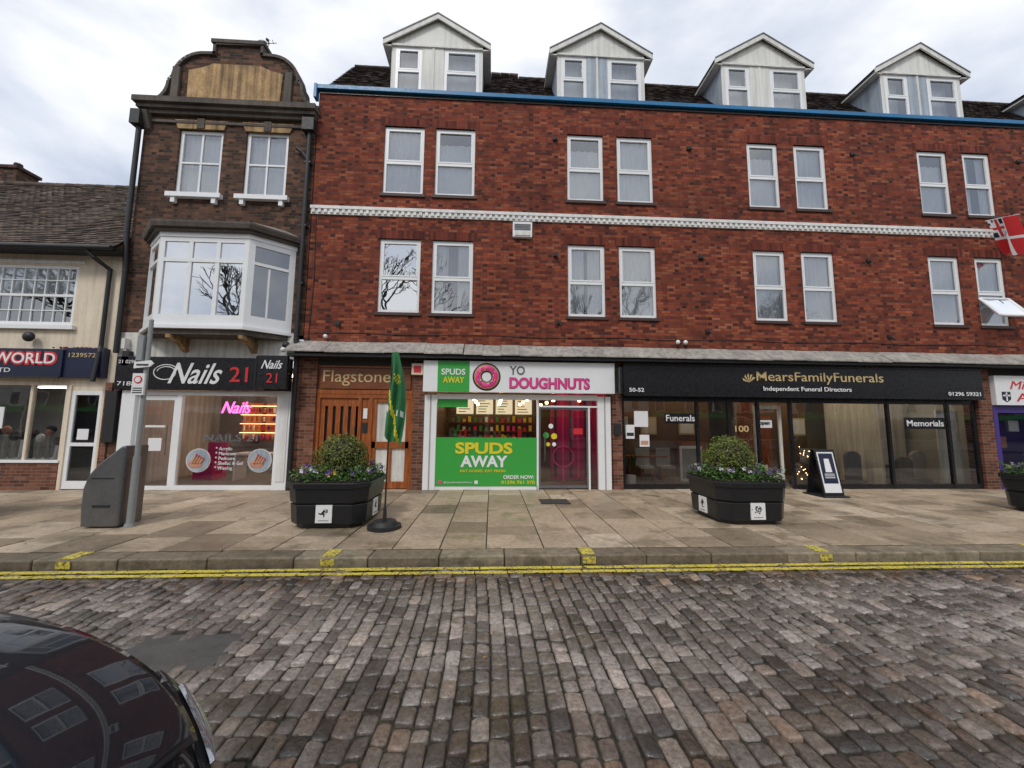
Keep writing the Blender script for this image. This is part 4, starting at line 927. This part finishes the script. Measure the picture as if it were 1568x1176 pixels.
for i in range(3): b.poly([bp(-.12,.42+i*.04,.021),bp(.12,.42+i*.04,.021),bp(.12,.435+i*.04,.021),bp(-.12,.435+i*.04,.021)],M['wlet'])
b.box(ax-.3,ax+.3,ay-.33,ay+.3,.0,.03,M['blackm']); b.make('boards',s)

# ------------------------------------------------------------------ car
k=N('black_car_paint'); p=k.pos(); b_=k.bsdf(Base_Color=(.012,.014,.019),Roughness=.35,Metallic=.0); b_.inputs['Specular IOR Level'].default_value=0.1; b_.inputs['Coat Weight'].default_value=1; b_.inputs['Coat Roughness'].default_value=.02; b_.inputs['Coat IOR'].default_value=1.5
M['paint']=k.m
M['rub']=mat('tyre_rubber',(.015,.015,.015),.8); M['trim']=mat('black_plastic_trim',(.02,.02,.021),.6); M['chrome']=mat('alloy',(.5,.5,.5),.25,metal=1,var=.05)
M['cargl']=glass('car_glass',.15,(.12,.13,.13))
car=empty('parked_car'); NX,CY=-.735,-9.06
ST=[(0.0,.62,.30,.50,.55),(.05,.74,.24,.61,.67),(.14,.82,.21,.72,.79),(.30,.88,.20,.83,.90),(.55,.915,.20,.93,1.01),(.9,.93,.2,1.00,1.09),(1.25,.93,.2,1.05,1.14),(2.2,.93,.2,1.06,1.15),(3.3,.93,.2,1.07,1.15),(3.9,.90,.22,1.06,1.13),(4.2,.84,.28,1.02,1.08),(4.3,.74,.34,.92,.98)]
def cat(P,t):
    n=len(P)-1; t=max(0,min(n-1e-6,t)); i=int(t); f=t-i
    p0,p1,p2,p3=P[max(0,i-1)],P[i],P[i+1],P[min(n,i+2)]
    return tuple(.5*((2*b1)+(-a+c)*f+(2*a-5*b1+4*c-d)*f*f+(-a+3*b1-3*c+d)*f**3) for a,b1,c,d in zip(p0,p1,p2,p3))
def sec(st,t):
    dx,w,zb,sh,tp=st; H=sh-zb
    P=[(w*.93,zb),(w*.985,zb+.12*H),(w*1.0,zb+.5*H),(w*.985,sh-.14*H),(w*.93,sh-.02),(w*.80,sh+.35*(tp-sh)),(w*.5,sh+.85*(tp-sh)),(0,tp)]
    return cat(P,t*(len(P)-1))
def grid(b,tt,ss,m,lift=0.0,both=True):
    for sgn in((1,-1) if both else (1,)):
        vs=[];fs=[]
        for t in tt:
            st=cat(ST,t)
            for s_ in ss:
                w,z=sec(st,s_); vs.append((NX-st[0]+lift*.5,CY+sgn*(w+lift*(.5 if s_<.7 else 0)),z+lift))
        ns=len(ss)
        for i in range(len(tt)-1):
            for j in range(ns-1):
                f=(i*ns+j,(i+1)*ns+j,(i+1)*ns+j+1,i*ns+j+1); fs.append(f if sgn<0 else f[::-1])
        b.mesh(vs,fs,m,0,True)
b=B(); tt=[i*11/88 for i in range(89)]; ss=[i/32 for i in range(33)]
grid(b,tt,ss,M['paint'])
for e_ in(0,11-1e-6):
    st=cat(ST,e_); L_=[(NX-st[0],CY+sec(st,s_)[0],sec(st,s_)[1]) for s_ in ss]; Rr=[(NX-st[0],CY-sec(st,s_)[0],sec(st,s_)[1]) for s_ in reversed(ss)][1:]
    b.poly(L_+Rr,M['paint'])
b.box(NX-4.25,NX-.1,CY-.8,CY+.8,.2,.24,M['trim'])
b.make('body',car)
b=B(); grid(b,[1.7+i*(6-1.7)/30 for i in range(31)],[.66+i*.34/14 for i in range(15)],M['paint'],lift=.014); o=b.make('bonnet',car); md=o.modifiers.new('s','SOLIDIFY'); md.thickness=.014; md.offset=-1
b=B()
bs=[(NX-1.15,CY-.72,1.12),(NX-1.15,CY+.72,1.12),(NX-4.15,CY+.74,1.10),(NX-4.15,CY-.74,1.10)]; ts=[(NX-1.98,CY-.58,1.60),(NX-1.98,CY+.58,1.60),(NX-3.75,CY+.58,1.60),(NX-3.75,CY-.58,1.60)]
b.hexa(bs+ts,M['cargl'])
for q in range(4): b.cyl(bs[q],ts[q],.045,.04,8,M['paint'])
b.cyl((NX-2.7,CY+.75,1.09),(NX-2.7,CY+.6,1.6),.04,.04,8,M['blackm']); b.cyl((NX-2.7,CY-.75,1.09),(NX-2.7,CY-.6,1.6),.04,.04,8,M['blackm'])
b.make('cabin_glass',car)
b=B(); b.box(NX-3.78,NX-1.95,CY-.61,CY+.61,1.59,1.65,M['paint']); b.make('roof',car,bevel=.03,seg=3)
b=B()
for dx in(.86,3.5):
    for sy in(-1,1):
        yy=CY+sy*.84; b.cyl((NX-dx,yy-sy*.2,.235),(NX-dx,yy+sy*.10,.235),.335,.335,28,M['rub']); b.cyl((NX-dx,yy+sy*.10,.235),(NX-dx,yy+sy*.11,.235),.22,.2,20,M['chrome'])
b.make('wheels',car)
b=B(); hl=mat('headlamp_reflector',(.34,.36,.38),.10,metal=.7,coat=1,var=.4,vs=25); hd_=mat('headlamp_housing',(.015,.016,.018),.08,coat=1)
for sy in(-1,1):
    for (m_,ta,tb,sc0,wf,lf) in((hd_,1.0,3.1,.56,.095,.004),(hl,1.3,2.7,.575,.045,.012)):
        vs=[];fs=[]
        for i in range(21):
            t=ta+i*(tb-ta)/20; st=cat(ST,t); q=i/20; wd=wf*math.sin(math.pi*min(.97,max(.04,q)))**.5
            for j in range(7):
                w,z=sec(st,sc0-wd+2*wd*j/6); bulge=lf+.006*math.sin(math.pi*j/6)
                vs.append((NX-st[0]+bulge,CY+sy*(w+bulge),z+bulge))
        for i in range(20):
            for j in range(6): fs.append((i*7+j,i*7+7+j,i*7+8+j,i*7+j+1))
        b.mesh(vs,fs,m_,0,True)
b.make('headlights',car)
b=B(); b.box(NX-.04,NX+.012,CY-.5,CY+.5,.30,.46,M['trim']); b.box(NX+.005,NX+.02,CY-.26,CY+.26,.36,.46,M['wlet']); b.make('grille_and_plate',car)
b=B()
for sy in(-1,1): b.ball((NX-1.95,CY+sy*1.02,1.18),.1,M['paint'],12,8,(.8,1.1,.8)); b.cyl((NX-1.95,CY+sy*.87,1.12),(NX-1.95,CY+sy*.97,1.16),.03,.03,8,M['trim'])
b.make('mirrors',car)
for o in [x for x in bpy.data.objects if x.parent==car]: o.location.z=-.02

# ------------------------------------------------------------------ other side of the street (seen in reflections)
def tree(x,y,h,seed):
    rr=random.Random(seed); b=B()
    def grow(p,d,l,r,dep):
        q=p+d*l; b.cyl(p,q,r,r*.68,6 if dep<3 else 4,M['bark'],False)
        if dep>=8: return
        n=2 if dep<2 else rr.choice([2,2,3])
        for i in range(n):
            ax=d.orthogonal().normalized(); ax.rotate(Matrix.Rotation(rr.random()*6.28,3,d)); an=rr.uniform(.25,.62)
            nd=(d*math.cos(an)+ax*math.sin(an)+Vector((0,0,.08))).normalized(); grow(q,nd,l*rr.uniform(.68,.84),r*.70,dep+1)
    grow(Vector((x,y,-.1)),Vector((0,0,1)),h*.23,h*.018,0); b.make('bare_tree')
for i,(x,y,h) in enumerate(((-23,-19,16),(-17.5,-20,15),(-7,-19,16),(8,-20,16),(22,-21,14))): tree(x,y,h,i+3)
x=-80; ii=0
while x<95:
    w=R.uniform(7,10); h=R.uniform(6.5,9.0); e=empty('opposite_terraced_house'); b=B(); wm=[M['brick2'],M['cream'],M['brick3'],M['wrender']][ii%4]
    b.box(x,x+w,-40,-32,0,h,wm); b.prismx([(-40.3,h),(-31.6,h),(-36,h+3.0)],x,x+w,M['tile2'])
    for f_ in range(1,3):
        for q in range(3): b.box(x+.9+q*w/3,x+1.9+q*w/3,-32,-31.95,f_*2.9+.2,f_*2.9+1.7,M['white']); b.box(x+.98+q*w/3,x+1.82+q*w/3,-31.95,-31.93,f_*2.9+.28,f_*2.9+1.62,M['navy'])
    b.box(x+.4,x+w-.4,-32,-31.9,.2,2.4,M['navy']); b.box(x+.3,x+w-.3,-32,-31.8,2.5,3.0,R.choice([M['black'],M['wlet'],M['green'],M['red']]))
    b.make('house_body',e); x+=w; ii+=1

# ------------------------------------------------------------------ sky and light
w=bpy.data.worlds.new('World'); scene.world=w; w.use_nodes=True; nt=w.node_tree; nt.nodes.clear()
out=nt.nodes.new('ShaderNodeOutputWorld'); bg=nt.nodes.new('ShaderNodeBackground'); nt.links.new(bg.outputs[0],out.inputs[0])
sky=nt.nodes.new('ShaderNodeTexSky'); sky.sky_type='NISHITA'; sky.sun_disc=False; EL,AZ=math.radians(48),math.radians(205)
sky.sun_elevation=EL; sky.sun_rotation=AZ
tc=nt.nodes.new('ShaderNodeTexCoord'); mp=nt.nodes.new('ShaderNodeMapping'); mp.inputs['Scale'].default_value=(1,1,2.2); mp.inputs['Location'].default_value=(.35,.1,.0)
nt.links.new(tc.outputs['Generated'],mp.inputs[0])
nz=nt.nodes.new('ShaderNodeTexNoise'); nz.inputs['Scale'].default_value=2.3; nz.inputs['Detail'].default_value=7; nz.inputs['Roughness'].default_value=.5; nz.inputs['Distortion'].default_value=.25
nt.links.new(mp.outputs[0],nz.inputs['Vector'])
cr=nt.nodes.new('ShaderNodeValToRGB'); el=cr.color_ramp.elements; el[0].position=.36; el[0].color=(.50,.56,.68,1); el[1].position=.60; el[1].color=(.98,.98,.98,1); e=el.new(.48); e.color=(.72,.76,.84,1)
nt.links.new(nz.outputs['Fac'],cr.inputs[0])
vm=nt.nodes.new('ShaderNodeVectorMath'); vm.operation='SCALE'; vm.inputs['Scale'].default_value=9.3; nt.links.new(cr.outputs[0],vm.inputs[0])
mx=nt.nodes.new('ShaderNodeMix'); mx.data_type='RGBA'; mx.inputs[0].default_value=.88
nt.links.new(sky.outputs[0],mx.inputs[6]); nt.links.new(vm.outputs[0],mx.inputs[7]); nt.links.new(mx.outputs[2],bg.inputs[0]); bg.inputs[1].default_value=.13
sl=bpy.data.lights.new('sun','SUN'); sl.energy=1.5; sl.angle=math.radians(14); sl.color=(1,.97,.92); so=bpy.data.objects.new('sun',sl); scene.collection.objects.link(so)
dv=Vector((math.sin(AZ)*math.cos(EL),math.cos(AZ)*math.cos(EL),math.sin(EL))); so.rotation_euler=dv.to_track_quat('Z','Y').to_euler()
scene.view_settings.view_transform='Standard'; scene.view_settings.look='None'; scene.view_settings.exposure=0

# ------------------------------------------------------------------ camera
th,ps,ro=math.radians(5.9),math.radians(2.95),.008
F=Vector((math.sin(ps)*math.cos(th),math.cos(ps)*math.cos(th),math.sin(th))); Rt=Vector((math.cos(ps),-math.sin(ps),0)); U=Rt.cross(F)
r_=(Rt+U*ro).normalized(); u_=(U-Rt*ro).normalized()
cd=bpy.data.cameras.new('camera'); cd.sensor_width=36; cd.lens=36*590/1568; cd.clip_end=2000; cd.clip_start=.05
co=bpy.data.objects.new('camera',cd); scene.collection.objects.link(co)
m=Matrix.Identity(4)
for i in range(3): m[i][0]=r_[i]; m[i][1]=u_[i]; m[i][2]=-F[i]
m[0][3],m[1][3],m[2][3]=0,-9.6,1.6
co.matrix_world=m; scene.camera=co
